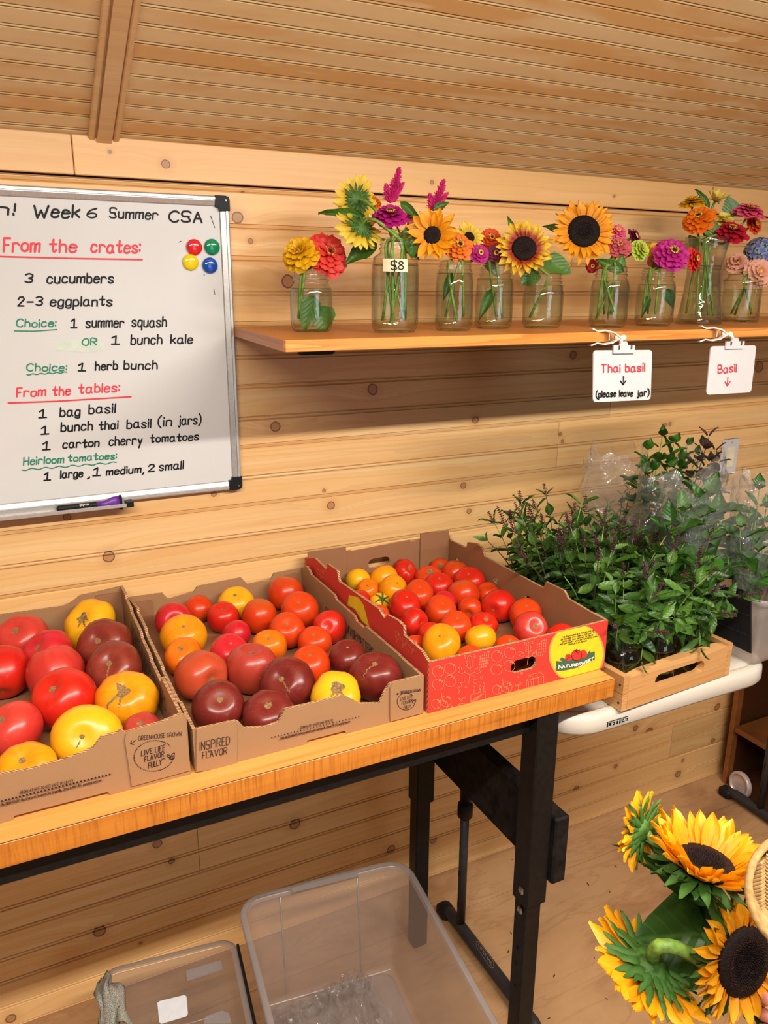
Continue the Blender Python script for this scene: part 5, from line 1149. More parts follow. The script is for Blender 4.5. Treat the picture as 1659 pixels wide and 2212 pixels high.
def sunflower(H, N, Rd, Ro, col, label, foot, mouth, n=24, el=.12, seed=0, group=None, bracts=14, stem=True, rad=.0045, dense=90, floretcol=None, stempts=None, droop=0.0, rows=2, brl=None, ang0=0, skip=()):
    rr = random.Random(seed); t = empty('sunflower', foot, label, 'flower', group); c = FC[col]; L0 = Ro-Rd*.85
    A, B, Nn = frame(N)
    for row in range(rows):
        for i in range(n):
            a = 2*math.pi*(i+.5*row)/n+rr.uniform(-.07, .07)
            if any(lo < (math.degrees(a) % 360) < hi for lo, hi in skip): continue
            L_ = L0*rr.uniform(.82, 1.1)*(1 if row == 0 else .88)
            petal(t, 'sun', H, N, a, Rd*.86, el+row*.22+rr.uniform(-.16, .16)+droop, L_, L_*rr.uniform(.92, 1.25)*(1 if n > 20 else 1.15), c[0], c[1], rr, twist=rr.uniform(-.35, .35), h=-.003+.002*row)
    mb = MB(); mb.lathe([(Rd*.92, -.003), (Rd*1.0, Rd*.06), (Rd*.93, Rd*.16), (Rd*.65, Rd*.22), (Rd*.35, Rd*.18), (.0004, Rd*.12)], 30, H, ax=N); d = add('seed_disc', mb, M_disc, t, smooth=True)
    mb = MB(); m2 = MB()
    for i in range(dense*4):
        q = math.sqrt((i+.5)/(dense*4)); a = i*2.39996; rad_ = (A*math.cos(a)+B*math.sin(a)); z_ = Rd*(.20 if q < .7 else .20-.14*(q-.7)/.3)
        if q < .36: z_ = Rd*(.12+.08*q/.36)
        P = H+rad_*(Rd*.97*q)+Nn*z_; s_ = Rd*.034
        tb = m2 if q > .62 else mb
        tp = P+Nn*s_*2.0+rad_*s_*rr.uniform(-.4, .8)
        u_, v_ = A*s_, B*s_
        tb.add([P+u_, P+v_, P-u_, P-v_, tp], [(0, 1, 4), (1, 2, 4), (2, 3, 4), (3, 0, 4)])
    tag(add('inner_seeds', mb, M_disc, d), kind='stuff'); tag(add('outer_florets', m2, floretcol or M_floret, d), kind='stuff')
    mb = MB(); mb.lathe([(rad*1.1, -Rd*.62), (Rd*.45, -Rd*.5), (Rd*.85, -Rd*.26), (Rd*1.02, -Rd*.02)], 20, H, ax=N, cap0=True); add('receptacle', mb, M_bract, t, smooth=True)
    bl = brl or Ro*.36
    for i in range(bracts*2):
        a = 2*math.pi*i/bracts+(.5*(i // bracts))*2*math.pi/bracts; rw = i // bracts
        petal(t, 'bract', H, N, a, Rd*(.85 if rw == 0 else .6), (-.35 if rw == 0 else -.05)+rr.uniform(-.25, .25), bl*rr.uniform(.75, 1.1), bl*1.15, (.04, .14, .015), (.09, .24, .03), rr, 'bract', h=-Rd*(.12 if rw == 0 else .34))
    if stem:
        if stempts: mb = MB(); mb.tube(stempts, rad, 8); add('stem', mb, M_stem, t, smooth=True)
        else: stem_to(t, H, N, foot, mouth, rad)
    return t

# ---- jars
M_wline = thin_clear('water_meniscus', (0.62, 0.66, 0.52), 1.33, 0.05, haze=.2, hazecol=(.5, .5, .4))
def mason(nm, px, by, wpx, ty, mouthpx, level, label, style='mason', cat='jar', group=None):
    F = on_z(px, by-1.0, ZS); away = Vector((FW.x, FW.y, 0)).normalized()
    R = wpx/2/FPX*depth(F); Cc = F+away*R*.9; R = wpx/2/FPX*depth(Cc); Cc = F+away*R*.9
    if Cc.y+R > -.004: Cc.y = -.004-R
    top = on_p(px, ty, Cc, away); H = top.z-ZS; Rm = mouthpx/2/FPX*depth(Cc); Cc.z = ZS+.0004
    t = empty(nm, Cc, label, cat, group)
    if style == 'mason':
        sh = H-.030; pr_ = [(.001, .004), (R*.72, .003), (R*.80, 0), (R*.90, .003), (R*.985, .012), (R, .025), (R, sh*.78), (R*.985, sh*.88), (R*.92, sh*.965), (Rm*1.03, sh+.002), (Rm*.96, sh+.006), (Rm*1.05, sh+.0085), (Rm*1.05, sh+.011), (Rm*.95, sh+.0125), (Rm*.95, sh+.016), (Rm*1.0, sh+.0175), (Rm*.95, sh+.019), (Rm*.95, sh+.0225), (Rm*1.0, sh+.024), (Rm*.95, sh+.0255), (Rm*.94, H-.001), (Rm*.90, H), (Rm*.86, H-.003)]
    elif style == 'vase':
        Rt = Rm; Rw = R*.74; pr_ = [(.001, .012), (R*.90, .010), (R*.97, .001), (R*1.0, .003), (R*.96, .012), (R*.88, H*.2), (R*.80, H*.4), (Rw, H*.56), (Rw*1.02, H*.68), (Rt*.88, H*.86), (Rt, H-.001), (Rt*.985, H), (Rt*.95, H-.003), (Rt*.86, H*.86)]
    else: pr_ = [(.001, .005), (R*.9, .004), (R*.97, 0), (R, .006), (R, H*.8), (R*.985, H*.88), (Rm, H*.93), (Rm*.98, H-.001), (Rm*.95, H), (Rm*.92, H-.003)]
    mb = MB(); mb.lathe(pr_, 32, Cc); add('glass', mb, M_glass, t, smooth=True)
    if style == 'mason':
        mb = MB(); mb.lathe([(Rm*1.02, H-.012), (Rm*1.045, H-.011), (Rm*1.02, H-.010)], 28, Cc); mb.lathe([(Rm*1.02, H-.019), (Rm*1.045, H-.018), (Rm*1.02, H-.017)], 28, Cc); tag(add('screw_thread', mb, M_glass, t, smooth=True), kind='stuff')
    zl = level*H; ri = R*.95
    if style == 'vase': wp = [(R*.87, .013), (R*.83, H*.2), (R*.76, H*.4), (R*.70, H*.56)]+([(R*.705, H*level)] if level > .56 else [])
    else: wp = [(ri*.80, .0055), (ri*.95, .014), (ri, .03), (ri, zl-.001), (ri*.99, zl)]
    if style == 'vase': wp = [(a, b) for a, b in wp if b <= H*level+1e-6]
    mb = MB(); mb.lathe(wp, 28, Cc, cap0=True, cap1=True); add('water', mb, M_water, t, smooth=False)
    rw_ = wp[-1][0]+.0004; mb = MB(); mb.tube([Cc+Vector((rw_*math.cos(k*math.pi/14), rw_*math.sin(k*math.pi/14), wp[-1][1])) for k in range(29)], .0006, 5); add('water_line', mb, M_wline, t, smooth=True)
    return t, Cc, R, H, Rm
GJ = 'flower jars on the wall shelf'
J = {}
for key, a in {1: ('mason_jar', 670, 719, 91, 583, 74, .70, 'pint mason jar at the shelf end holding one yellow and one coral zinnia'), 2: ('mason_jar', 853, 721, 101, 515, 66, .72, 'tall quart mason jar with a handwritten $8 tape label'),
               3: ('mason_jar', 982, 717, 81, 563, 70, .82, 'mason jar with an orange zinnia, third from the left end'), 4: ('mason_jar', 1070, 712, 80, 572, 66, .78, 'pint mason jar with orange red and plum zinnias, fourth from the left end'),
               5: ('mason_jar', 1177, 711, 86, 590, 74, .78, 'pint mason jar under the yellow and red sunflower'), 6: ('mason_jar', 1321, 710, 80, 575, 66, .76, 'mason jar under the pink and lime zinnias above the Thai basil sign'),
               7: ('mason_jar', 1422, 706, 80, 580, 66, .72, 'mason jar holding the vivid magenta zinnia')}.items():
    J[key] = mason(*a, group=GJ)
J[8] = mason('glass_vase', 1525, 703, 94, 513, 92, .68, 'tall flared glass vase of mixed flowers', 'vase', 'vase', GJ)
J[9] = mason('glass_jar', 1611, 697, 78, 592, 66, .68, 'straight glass jar wrapped with twine at the right end', 'straight', 'jar', GJ)
# tape label on the quart jar
t, Cc, R, H, Rm = J[2]
def on_jar(px, py):
    P = on_p(px, py, Cc-FW*R*.0, Vector((FW.x, FW.y, 0)).normalized()); s_ = (P-Cc).dot(Vector((math.cos(YAW), -math.sin(YAW), 0))); s_ = max(-R*.9, min(R*.9, s_*.985))
    fwd = Vector((-math.sin(YAW), -math.cos(YAW), 0)); rgt = Vector((math.cos(YAW), -math.sin(YAW), 0)); rj = R*1.012 if P.z < ZS+H-.036 else Rm*1.0+(R-Rm)*max(0, min(1, (ZS+H-.028-P.z)/.010))+.001
    s_ = max(-rj*.9, min(rj*.9, s_)); return Vector((Cc.x, Cc.y, P.z))+rgt*s_+fwd*math.sqrt(rj*rj-s_*s_)
mb = MB(); mb.grid([[on_jar(827+53*i/12, (560 if j == 0 else 587)+i*.15) for i in range(13)] for j in (1, 0)]); add('tape_label', mb, M_tape, t, smooth=True)
mb = MB(); st, W_ = strokes('$8'); fwd = Vector((-math.sin(YAW), -math.cos(YAW), 0))
for pl in st: mb.ribbon([on_jar(845+25*x/W_, 583-2.2*y)+fwd*.0008 for x, y in pl], .0022, fwd)
add('handwriting', mb, M_ink, t)
mb = MB(); st, W_ = strokes('Ball')
for pl in st: mb.tube([on_jar(832+44*x/W_, 632-3.0*y-8*x/W_)+fwd*.0002 for x, y in pl], .0007, 5)
tag(add('embossed_script', mb, M_glass, t), kind='stuff')
# twine bow on the last jar
t, Cc, R, H, Rm = J[9]
mb = MB(); mb.tube([Cc+Vector((math.cos(a)*R*1.02, math.sin(a)*R*1.02, H*.86)) for a in [k*math.pi/12 for k in range(25)]], .0014, 5); q = Cc+Vector((-.01, -R*1.04, H*.86)); mb.tube([q, q+Vector((-.004, -.004, -.03)), q+Vector((-.010, -.002, -.07))], .0011, 5); mb.tube([q, q+Vector((.014, -.003, -.02)), q+Vector((.022, -.001, -.05))], .0011, 5); add('twine', mb, M_straw, t)
jr = random.Random(11)
def fm(j):   # foot and mouth points in jar j
    t, Cc, R, H, Rm = J[j]; a = jr.uniform(0, 6.28); b = jr.uniform(0, 6.28)
    return Cc+Vector((math.cos(a)*R*.62, math.sin(a)*R*.62, .016+jr.uniform(0, .012))), Cc+Vector((math.cos(b)*Rm*.5, math.sin(b)*Rm*.5, H-.004))
def Z(j, px, py, dpx, nx, ny, col, label, dt=0.0, **k):
    t, Cc, R, H, Rm = J[j]; T = depth(Cc)+dt; P = on_t(px, py, T); f, m = fm(j)
    return zinnia(P, nrm(nx, ny), dpx/FPX*T, col, label, f, m, seed=px, group='cut flowers on the wall shelf', **k)
def S(j, px, py, rd, ro, nx, ny, col, label, dt=0.0, back=False, **k):
    t, Cc, R, H, Rm = J[j]; T = depth(Cc)+dt; P = on_t(px, py, T); f, m = fm(j)
    return sunflower(P, nrm(nx, ny, back), rd/FPX*T, ro/FPX*T, col, label, f, m, seed=px, group='cut flowers on the wall shelf', rad=.0032, **k)
def LF(parent, j, a, b, wpx, dt=0.0, N=None, kind='leaf', **k):
    T = depth(J[j][1])+dt; return leaf(parent, on_t(*a, T), on_t(*b, T-.01), wpx/FPX*T, N, kind, rr=jr, **k)
z = Z(1, 648, 546, 92, -.25, .35, 'yel', 'domed double yellow zinnia in the leftmost jar', dome=1.15, layers=6, dt=-.045, ylw=False)
z = Z(1, 709, 548, 102, .42, .15, 'coral', 'ruffled coral red zinnia beside the yellow one in the leftmost jar', dome=.55, layers=5, dt=-.03)
LF(z, 1, (680, 640), (655, 712), 44, -.01, kind='round', c1=(.05, .14, .02), c2=(.07, .18, .03)); LF(z, 1, (690, 660), (700, 715), 60, .005, kind='round', c1=(.05, .16, .02), c2=(.07, .2, .03))
z = S(2, 770, 432, 20, 56, -.55, .25, 'lsun', 'pale yellow sunflower seen from behind, upper one left of the plumes', dt=-.02, back=True, n=15, bracts=14, el=.25, dense=20)
LF(z, 2, (788, 470), (688, 453), 26, -.04); LF(z, 2, (815, 520), (745, 566), 50, -.02)
z = S(2, 778, 492, 20, 58, -.45, -.45, 'lsun', 'pale yellow sunflower with hanging petals seen from behind, lower one', dt=-.05, back=True, n=15, bracts=14, el=.35, dense=20)
Z(2, 806, 437, 38, .2, .5, 'orange', 'small orange zinnia half hidden behind the magenta one in the tall jar', dt=.03, layers=3)
z = Z(2, 843, 465, 84, .0, .72, 'mag', 'purplish magenta zinnia in the tall jar below the plumes', dt=-.05, layers=5, dome=.7)
LF(z, 2, (868, 510), (905, 556), 40, -.03); LF(z, 2, (895, 485), (890, 555), 44, -.05, kind='round'); LF(z, 2, (865, 438), (908, 470), 22, -.01)
t, Cc, R, H, Rm = J[2]
for (ax_, ay_, bx_, by_, lb) in ((843, 438, 861, 367, 'left magenta celosia plume rising above the tall jar'), (936, 455, 957, 393, 'right magenta celosia plume leaning out of the tall jar')):
    T = depth(Cc)+.01; A = on_t(ax_, ay_, T); B = on_t(bx_, by_, T); f, m = fm(2); o = empty('celosia', f, lb, 'flower', 'cut flowers on the wall shelf')
    mb = MB(); rr = random.Random(ax_); ax = (B-A); 
    for tip, ln in ((B, 1.0), (A+ax*.55+RT*.014, .6), (A+ax*.5-RT*.016, .6)):
        dv = (tip-A)
        for i in range(230):
            u_ = rr.random(); P = A+dv*u_; w_ = .017*ln*(1-u_)**.6+.0025; a = rr.uniform(0, 6.28); d = (RT*math.cos(a)+FW*math.sin(a))
            e = P+d*w_*rr.uniform(.4, 1)+dv.normalized()*.007; mb.tube([P, (P+e)/2+d*.001, e], [.0014, .0016, .0004], 4, caps=False)
    tag(add('plume', mb, M_celosia, o), kind='stuff'); stem_to(o, A, dv.normalized()*1.0, f, m, .002)
    if bx_ > 900: LF(o, 2, (936, 452), (969, 436), 18, 0, kind='thai')
z = Z(2, 886, 468, 34, .1, .3, 'dust', 'small faded pink bud behind the magenta zinnia', layers=2, dome=1.3)
z = S(2, 934, 508, 19, 62, -.15, -.1, 'sun', 'golden sunflower with curled petals leaning right of the tall jar', dt=-.06, n=12, el=.25, bracts=10, dense=30)
z = Z(3, 991, 531, 70, .2, .15, 'orange', 'bright orange zinnia with a dark centre on the third jar', dt=-.02, layers=4, dome=.4)
z = S(3, 1014, 512, 12, 36, .3, .2, 'lsun', 'small pale yellow flower behind the bright orange zinnia', dt=.04, n=14, bracts=8, dense=16)
z = Z(3, 1037, 548, 44, .2, .1, 'mag', 'small magenta zinnia between the third and fourth jars', dt=.0, layers=3)
LF(z, 3, (975, 590), (958, 645), 18, 0, kind='thai')
z = Z(4, 1061, 515, 52, .1, .15, 'ored', 'orange red zinnia behind the yellow and red sunflower', dt=.02, layers=4)
z = Z(4, 1072, 548, 44, -.1, .0, 'plum', 'dark plum zinnia low over the fourth jar', dt=-.01, layers=4)
LF(z, 4, (1065, 625), (1036, 690), 26, .0); LF(z, 4, (1048, 560), (1075, 595), 30, .0)
z = S(5, 1132, 537, 27, 61, .0, .05, 'bi', 'sunflower with yellow petals streaked dark red around a dark disc', dt=-.07, n=20, bracts=12, el=.12, dense=60)
LF(z, 5, (1178, 555), (1232, 590), 48, -.02, kind='round'); LF(z, 5, (1160, 580), (1127, 612), 46, -.03, kind='round'); LF(z, 5, (1108, 500), (1098, 466), 14, -.02)
z = S(6, 1261, 500, 35, 70, .0, .02, 'sun', 'largest golden orange sunflower with a wide dark brown disc', dt=-.03, n=22, bracts=12, el=.10, dense=90)
LF(z, 6, (1215, 500), (1175, 487), 22, .02)
z = Z(6, 1334, 500, 44, .2, .45, 'pink', 'pink zinnia right behind the largest sunflower', dt=.02, layers=4)
z = Z(6, 1370, 512, 42, .75, .25, 'plum', 'maroon zinnia seen edge on beside the pink one', dt=.03, layers=3)
z = Z(6, 1338, 532, 56, -.1, .4, 'dust', 'dusty rose zinnia above the Thai basil sign', dt=-.02, layers=5)
z = Z(6, 1384, 540, 50, .55, .1, 'lime', 'lime green zinnia above the Thai basil sign', dt=-.01, layers=4, dome=.8)
z = Z(6, 1280, 575, 30, -.2, -.2, 'crim', 'small dark red flower under the largest sunflower', dt=.0, layers=2)
LF(z, 6, (1345, 590), (1292, 556), 30, -.03); LF(z, 6, (1335, 585), (1346, 548), 26, -.03)
z = Z(7, 1413, 538, 34, -.2, .3, 'yel', 'small yellow and orange zinnia behind the vivid magenta one', dt=.03, layers=3)
z = Z(7, 1415, 562, 34, -.4, .0, 'dust', 'faded coral zinnia left under the vivid magenta one', dt=.02, layers=3)
z = Z(7, 1452, 547, 84, .05, .3, 'mag', 'vivid magenta zinnia with a ring of yellow florets', dt=-.04, layers=4, dome=.45)
z = Z(7, 1500, 560, 56, .7, .0, 'coral', 'coral zinnia hanging right of the vivid magenta one', dt=.02, layers=4)
LF(z, 7, (1400, 640), (1390, 680), 20, 0); LF(z, 7, (1440, 625), (1455, 665), 30, 0)
z = Z(8, 1495, 437, 56, -.15, .88, 'yel', 'yellow zinnia seen edge on at the top left of the vase', dt=.0, layers=4)
LF(z, 8, (1530, 450), (1508, 405), 14, .0, kind='thai')
z = Z(8, 1510, 472, 76, -.45, .45, 'orange', 'orange zinnia with red tinged lower petals at the left of the vase', dt=-.04, layers=4, dome=.5)
z = S(8, 1546, 432, 5, 32, .2, .75, 'pale', 'bright yellow half opened flower at the top of the vase', dt=.0, n=8, el=.9, bracts=6, rows=1, dense=4)
LF(z, 8, (1580, 470), (1575, 424), 40, -.01, kind='round', c1=(.08, .17, .06), c2=(.10, .2, .07))
z = Z(8, 1562, 478, 50, .0, .75, 'pale', 'crumpled dull yellow flower between the crimson and orange zinnias', dt=-.02, layers=3, dome=.9)
z = Z(8, 1580, 500, 78, .0, .70, 'crim', 'deep crimson zinnia over the front rim of the vase', dt=-.06, layers=5, dome=.6)
LF(z, 8, (1540, 515), (1535, 470), 34, -.05, kind='round'); LF(z, 8, (1510, 540), (1490, 508), 30, .02, kind='round')
z = Z(8, 1618, 456, 76, .10, .85, 'pink', 'rose pink zinnia at the top right of the vase', dt=-.02, layers=5, dome=.5)
z = Z(8, 1630, 486, 42, .5, .2, 'ored', 'orange red zinnia behind the crimson one at the right of the vase', dt=.02, layers=3)
z = Z(9, 1592, 567, 48, -.3, .3, 'peach', 'closed peach lisianthus at the left of the straight jar', dt=-.01, layers=4, dome=1.2, kind='ruffle', name='lisianthus')
z = Z(9, 1641, 588, 66, .0, .05, 'peach', 'open pale pink lisianthus in front of the blue hydrangea', dt=-.05, layers=4, dome=.8, kind='ruffle', name='lisianthus', ylw=False)
# hydrangea
t, Cc, R, H, Rm = J[9]; T = depth(Cc)+.01; Hc = on_t(1640, 546, T); f, m = fm(9); hy = empty('hydrangea', f, 'blue violet hydrangea head at the right end of the shelf', 'flower', 'cut flowers on the wall shelf')
rr = random.Random(5); Rh = 31/FPX*T
for i in range(46):
    z_ = 1-2*(i+.5)/46; a = i*2.39996; n_ = Vector((math.sqrt(1-z_*z_)*math.cos(a), math.sqrt(1-z_*z_)*math.sin(a), z_))
    for k in range(4): petal(hy, 'ruffle', Hc+n_*Rh, n_, k*math.pi/2+i, .0005, .1, .0105, .0125, (.16, .18, .45), (.36, .42, .72), rr)
stem_to(hy, Hc, Vector((0, 0, 1)), f, m)
mb = MB(); mb.lathe([(.001, -Rh), (Rh*.7, -Rh*.7), (Rh*.97, 0), (Rh*.7, Rh*.7), (.001, Rh*.97)], 14, Hc); add('flower_core', mb, M_bract, hy, smooth=True)

# ================================================================== HANGING SIGNS
def sign(corners, Y, label, items, group, jaw):
    P = [on_y(*c, Y) for c in corners]; Cn = sum(P, Vector())/4; t = empty('hanging_sign', (Cn.x, Y, P[0].z), label, 'sign', group)
    U = (P[1]-P[0]); V = (P[3]-P[0]); w_, h_ = U.length, V.length; U.normalize(); V.normalize(); r_ = .008
    pts = []
    for cx_, cy_, a0 in ((w_-r_, r_, -90), (w_-r_, h_-r_, 0), (r_, h_-r_, 90), (r_, r_, 180)):
        pts += [(cx_+r_*math.cos(math.radians(a0+90*k/5)), cy_+r_*math.sin(math.radians(a0+90*k/5))) for k in range(6)]
    mb = MB(); mb.prism(pts, P[0], U, V, (0, .0025, 0)); pl = add('sign_plate', mb, M_signwhite, t)
    c = P[0]+U*w_*.5
    mb = MB(); mb.prism([(-.028, -.010), (-.012, -.010), (-.008, -.018), (.006, -.018), (.010, -.010), (.028, -.010), (.028, .006), (-.028, .006)], c+Vector((-.002, -.005, 0)), U, V, (0, .004, 0)); add('clip_bar', mb, M_signwhite, t)
    for q in (-.016, .016):
        mb = MB(); mb.box(c.x+q-.003, c.x+q+.001, Y-.0065, Y-.0055, c.z+.002, c.z+.010); add('spring', mb, M_steel, t)
    fn = lambda x, y: on_y(x, y, Y-.0005)
    for col, its, ln in items:
        mb = MB()
        for s_, a, b, cp in its: text(mb, s_, a, b, cp, fn, WN, .0027, seed=len(s_))
        lines(mb, ln, fn, WN, .0026); add('handwriting', mb, col, pl)
    # alligator clamp gripping the shelf edge
    j0 = on_y(*jaw, FY-.012); base = Vector((c.x-.004, Y+.004, c.z+.014)); j1 = Vector((j0.x, FY-.004, ZS-ST/2))
    mb = MB()
    for sg in (1, -1):
        q0 = j1+Vector((.026, -.016, 0)); pth = [q0, j1+Vector((.012, -.010, sg*.010)), j1+Vector((-.002, -.001, sg*(ST/2+.004))), j1+Vector((-.012, .010, sg*(ST/2+.0018))), j1+Vector((-.022, .016, sg*(ST/2+.007)))]
        for k in range(len(pth)-1):
            a_, b_ = pth[k], pth[k+1]; d = (b_-a_); sdv = Vector((.3, .9, 0)).normalized()*.0065; up = Vector((0, 0, .0014))
            mb.hexa([a_-sdv-up, a_+sdv-up, b_+sdv-up, b_-sdv-up, a_-sdv+up, a_+sdv+up, b_+sdv+up, b_-sdv+up])
    add('clamp_jaw', mb, M_clamp, t)
    mb = MB(); mb.tube([j1+Vector((.016, -.012, 0)), j1+Vector((.030, -.016, 0))], [.005, .0035], 10); mb.lathe([(.001, -.0065), (.005, -.004), (.0065, 0), (.005, .004), (.001, .0065)], 12, j1+Vector((.034, -.018, -.001))); mb.tube([j1+Vector((.034, -.018, -.003)), base+Vector((0, 0, .006)), base], [.0035, .003, .005], 8); add('ball_joint', mb, M_clamp, t, smooth=True)
    mb = MB(); mb.tube([j1+Vector((.006, -.006, -.006)), j1+Vector((.006, -.006, .006))], .0028, 8); add('spring', mb, M_steel, t)
GS = 'signs clipped to the shelf edge'
sign([(1282, 757), (1409, 756), (1407, 865), (1281, 869)], -.50, 'small white clip sign reading Thai basil, please leave jar', [(M_inkred, [('Thai', (1300, 804), (1339, 803), 17), ('basil', (1351, 803), (1392, 801), 17)], []), (M_ink, [('(please', (1288, 858), (1330, 856), 13), ('leave', (1338, 856), (1366, 855), 13), ('jar)', (1376, 856), (1401, 853), 13)], [[(1346, 812), (1346, 830)], [(1340, 823), (1346, 831), (1352, 822)]])], GS, (1312, 727))
sign([(1536, 748), (1634, 746), (1629, 848), (1526, 853)], -.50, 'small white clip sign reading Basil with a red arrow', [(M_inkred, [('Basil', (1551, 806), (1590, 803), 17)], [[(1572, 815), (1571, 832)], [(1566, 825), (1571, 833), (1577, 824)]])], GS, (1545, 722))

# ================================================================== WOODEN CRATE WITH JARS OF THAI BASIL
CZ = ZW+.0006; c0 = Vector((1.068, -.684, CZ)); cu = Vector((math.cos(math.radians(3.2)), math.sin(math.radians(3.2)), 0)); cv = Vector((-cu.y, cu.x, 0)); CL, CD, CH = .328, .46, .078
cr = empty('wooden_crate', c0+cu*CL/2+cv*CD/2, 'low weathered wooden crate with an oval hand slot on the white table', 'crate')
uz = Vector((0, 0, 1)); hs = oval(CL/2-.010, .046, .150, .030, 8)
def board(name, outer, O, U, T, holes=(), m=M_crate):
    mb = MB(); mb.prism(outer, O, U, uz, T, holes, side_m=0); return add(name, mb, m, cr)
top = [(0, 0), (CL-.030, 0), (CL-.030, CH-.006), (CL-.05, CH), (CL*.5, CH+.003), (.035, CH-.001), (0, CH-.008)]
board('end_panel', top, c0+cu*.015-cv*.0, cu, cv*.018, [[(a-.003, b-.003) for a, b in hs]])
board('end_panel', [(0, 0), (CL-.030, 0), (CL-.030, CH), (0, CH)], c0+cu*.015+cv*(CD-.018), cu, cv*.018, [[(a-.003, b-.003) for a, b in hs]])
for k, off in enumerate((0, CL-.0145)):
    for zz, hh in ((0, .036), (.0375, CH-.0385)):
        o = board('side_slat', [(0, zz), (CD, zz), (CD, zz+hh), (0, zz+hh)], c0+cu*off, cv, cu*.0145)
    for q in (.009, CD-.009):
        for zz in (.016, .056): mb = MB(); mb.lathe([(.0032, 0), (.002, .0012)], 8, c0+cu*(off if k == 0 else off+.0145)+cv*q+uz*zz, ax=(-cu if k == 0 else cu), cap1=True); add('nail_head', mb, M_grayfoot, o)
for k in range(5): board('bottom_slat', [(.0, 0), (CL-.030, 0), (CL-.030, .006), (0, .006)], c0+cu*.015+cv*(.022+k*.086), cu, cv*.075)
tr_ = random.Random(21); NB = 0
spk = MB()
for i in range(9):
    zz = i/9
    for k in range(4):
        a = k*math.pi/2+i*.8; r_ = (.075+.03*((i*k) % 3))*(1-.55*zz); P = Vector((math.cos(a)*r_, math.sin(a)*r_, zz)); spk.lathe([(.001, -.028), (.036, -.01), (.036, .01), (.001, .028)], 4, P)
spk.tube([(0, 0, -.1), (0, 0, 1)], .018, 4)
SPK = mesh_of('flower_spike', spk, M_spike, smooth=False)
TC = [((.020, .070, .010), (.055, .15, .020)), ((.038, .11, .013), (.10, .23, .03)), ((.014, .048, .010), (.036, .10, .020))]
def sprig(root, pts, ll, rr, spike=True, nodes=6, start=.3, cs=TC):
    mb = MB(); mb.tube(pts, [.0022-.0012*k/(len(pts)-1) for k in range(len(pts))], 5); add('stem', mb, M_darkstem if rr.random() < .5 else M_stem, root, smooth=True)
    def at(u): f = u*(len(pts)-1); i = min(int(f), len(pts)-2); return pts[i].lerp(pts[i+1], f-i), (pts[i+1]-pts[i]).normalized()
    for k in range(nodes):
        u = start+(1-start)*k/(nodes-1); P, d = at(min(u, .999)); A, B, _ = frame(d); a0 = k*math.pi/2+rr.uniform(-.4, .4); sc_ = ll*(1.0-.45*max(0, (u-.6)/.4))
        for s_ in (0, math.pi):
            rad = A*math.cos(a0+s_)+B*math.sin(a0+s_); el = .35+.7*max(0, (u-.6)/.4)+rr.uniform(-.4, .3)
            dd = (rad*math.cos(el)+d*math.sin(el)).normalized(); nn = (d*math.cos(el)-rad*math.sin(el)); sd_ = dd.cross(nn).normalized(); nn = sd_.cross(dd); L_ = sc_*rr.uniform(.75, 1.2)
            w_ = L_*rr.uniform(.9, 1.15); c = rr.choice(cs)
            tp_ = P+dd*L_
            if cs is TC and (min(tp_.x, P.x) < 1.052 and min(tp_.z, P.z) < 1.135): continue
            M4 = Matrix(((sd_.x*w_, dd.x*L_, nn.x*L_, 0), (sd_.y*w_, dd.y*L_, nn.y*L_, 0), (sd_.z*w_, dd.z*L_, nn.z*L_, 0), (0, 0, 0, 1))); M4.translation = P+rad*.002+dd*.004
            inst('leaf', rr.choice(PM['thai'] if cs is TC else PM['leaf']), root, M4, c1=c[0], c2=c[1])
    if spike:
        P, d = at(.999); L_ = rr.uniform(.026, .055); sw = rr.uniform(.045, .06); A, B, _ = frame(d); M4 = Matrix((( A.x*sw, B.x*sw, d.x*L_, P.x), (A.y*sw, B.y*sw, d.y*L_, P.y), (A.z*sw, B.z*sw, d.z*L_, P.z), (0, 0, 0, 1)))
        inst('flower_spike', SPK, root, M4)
rows = ['front', 'second', 'third', 'back']; cols = ['left', 'middle', 'right']
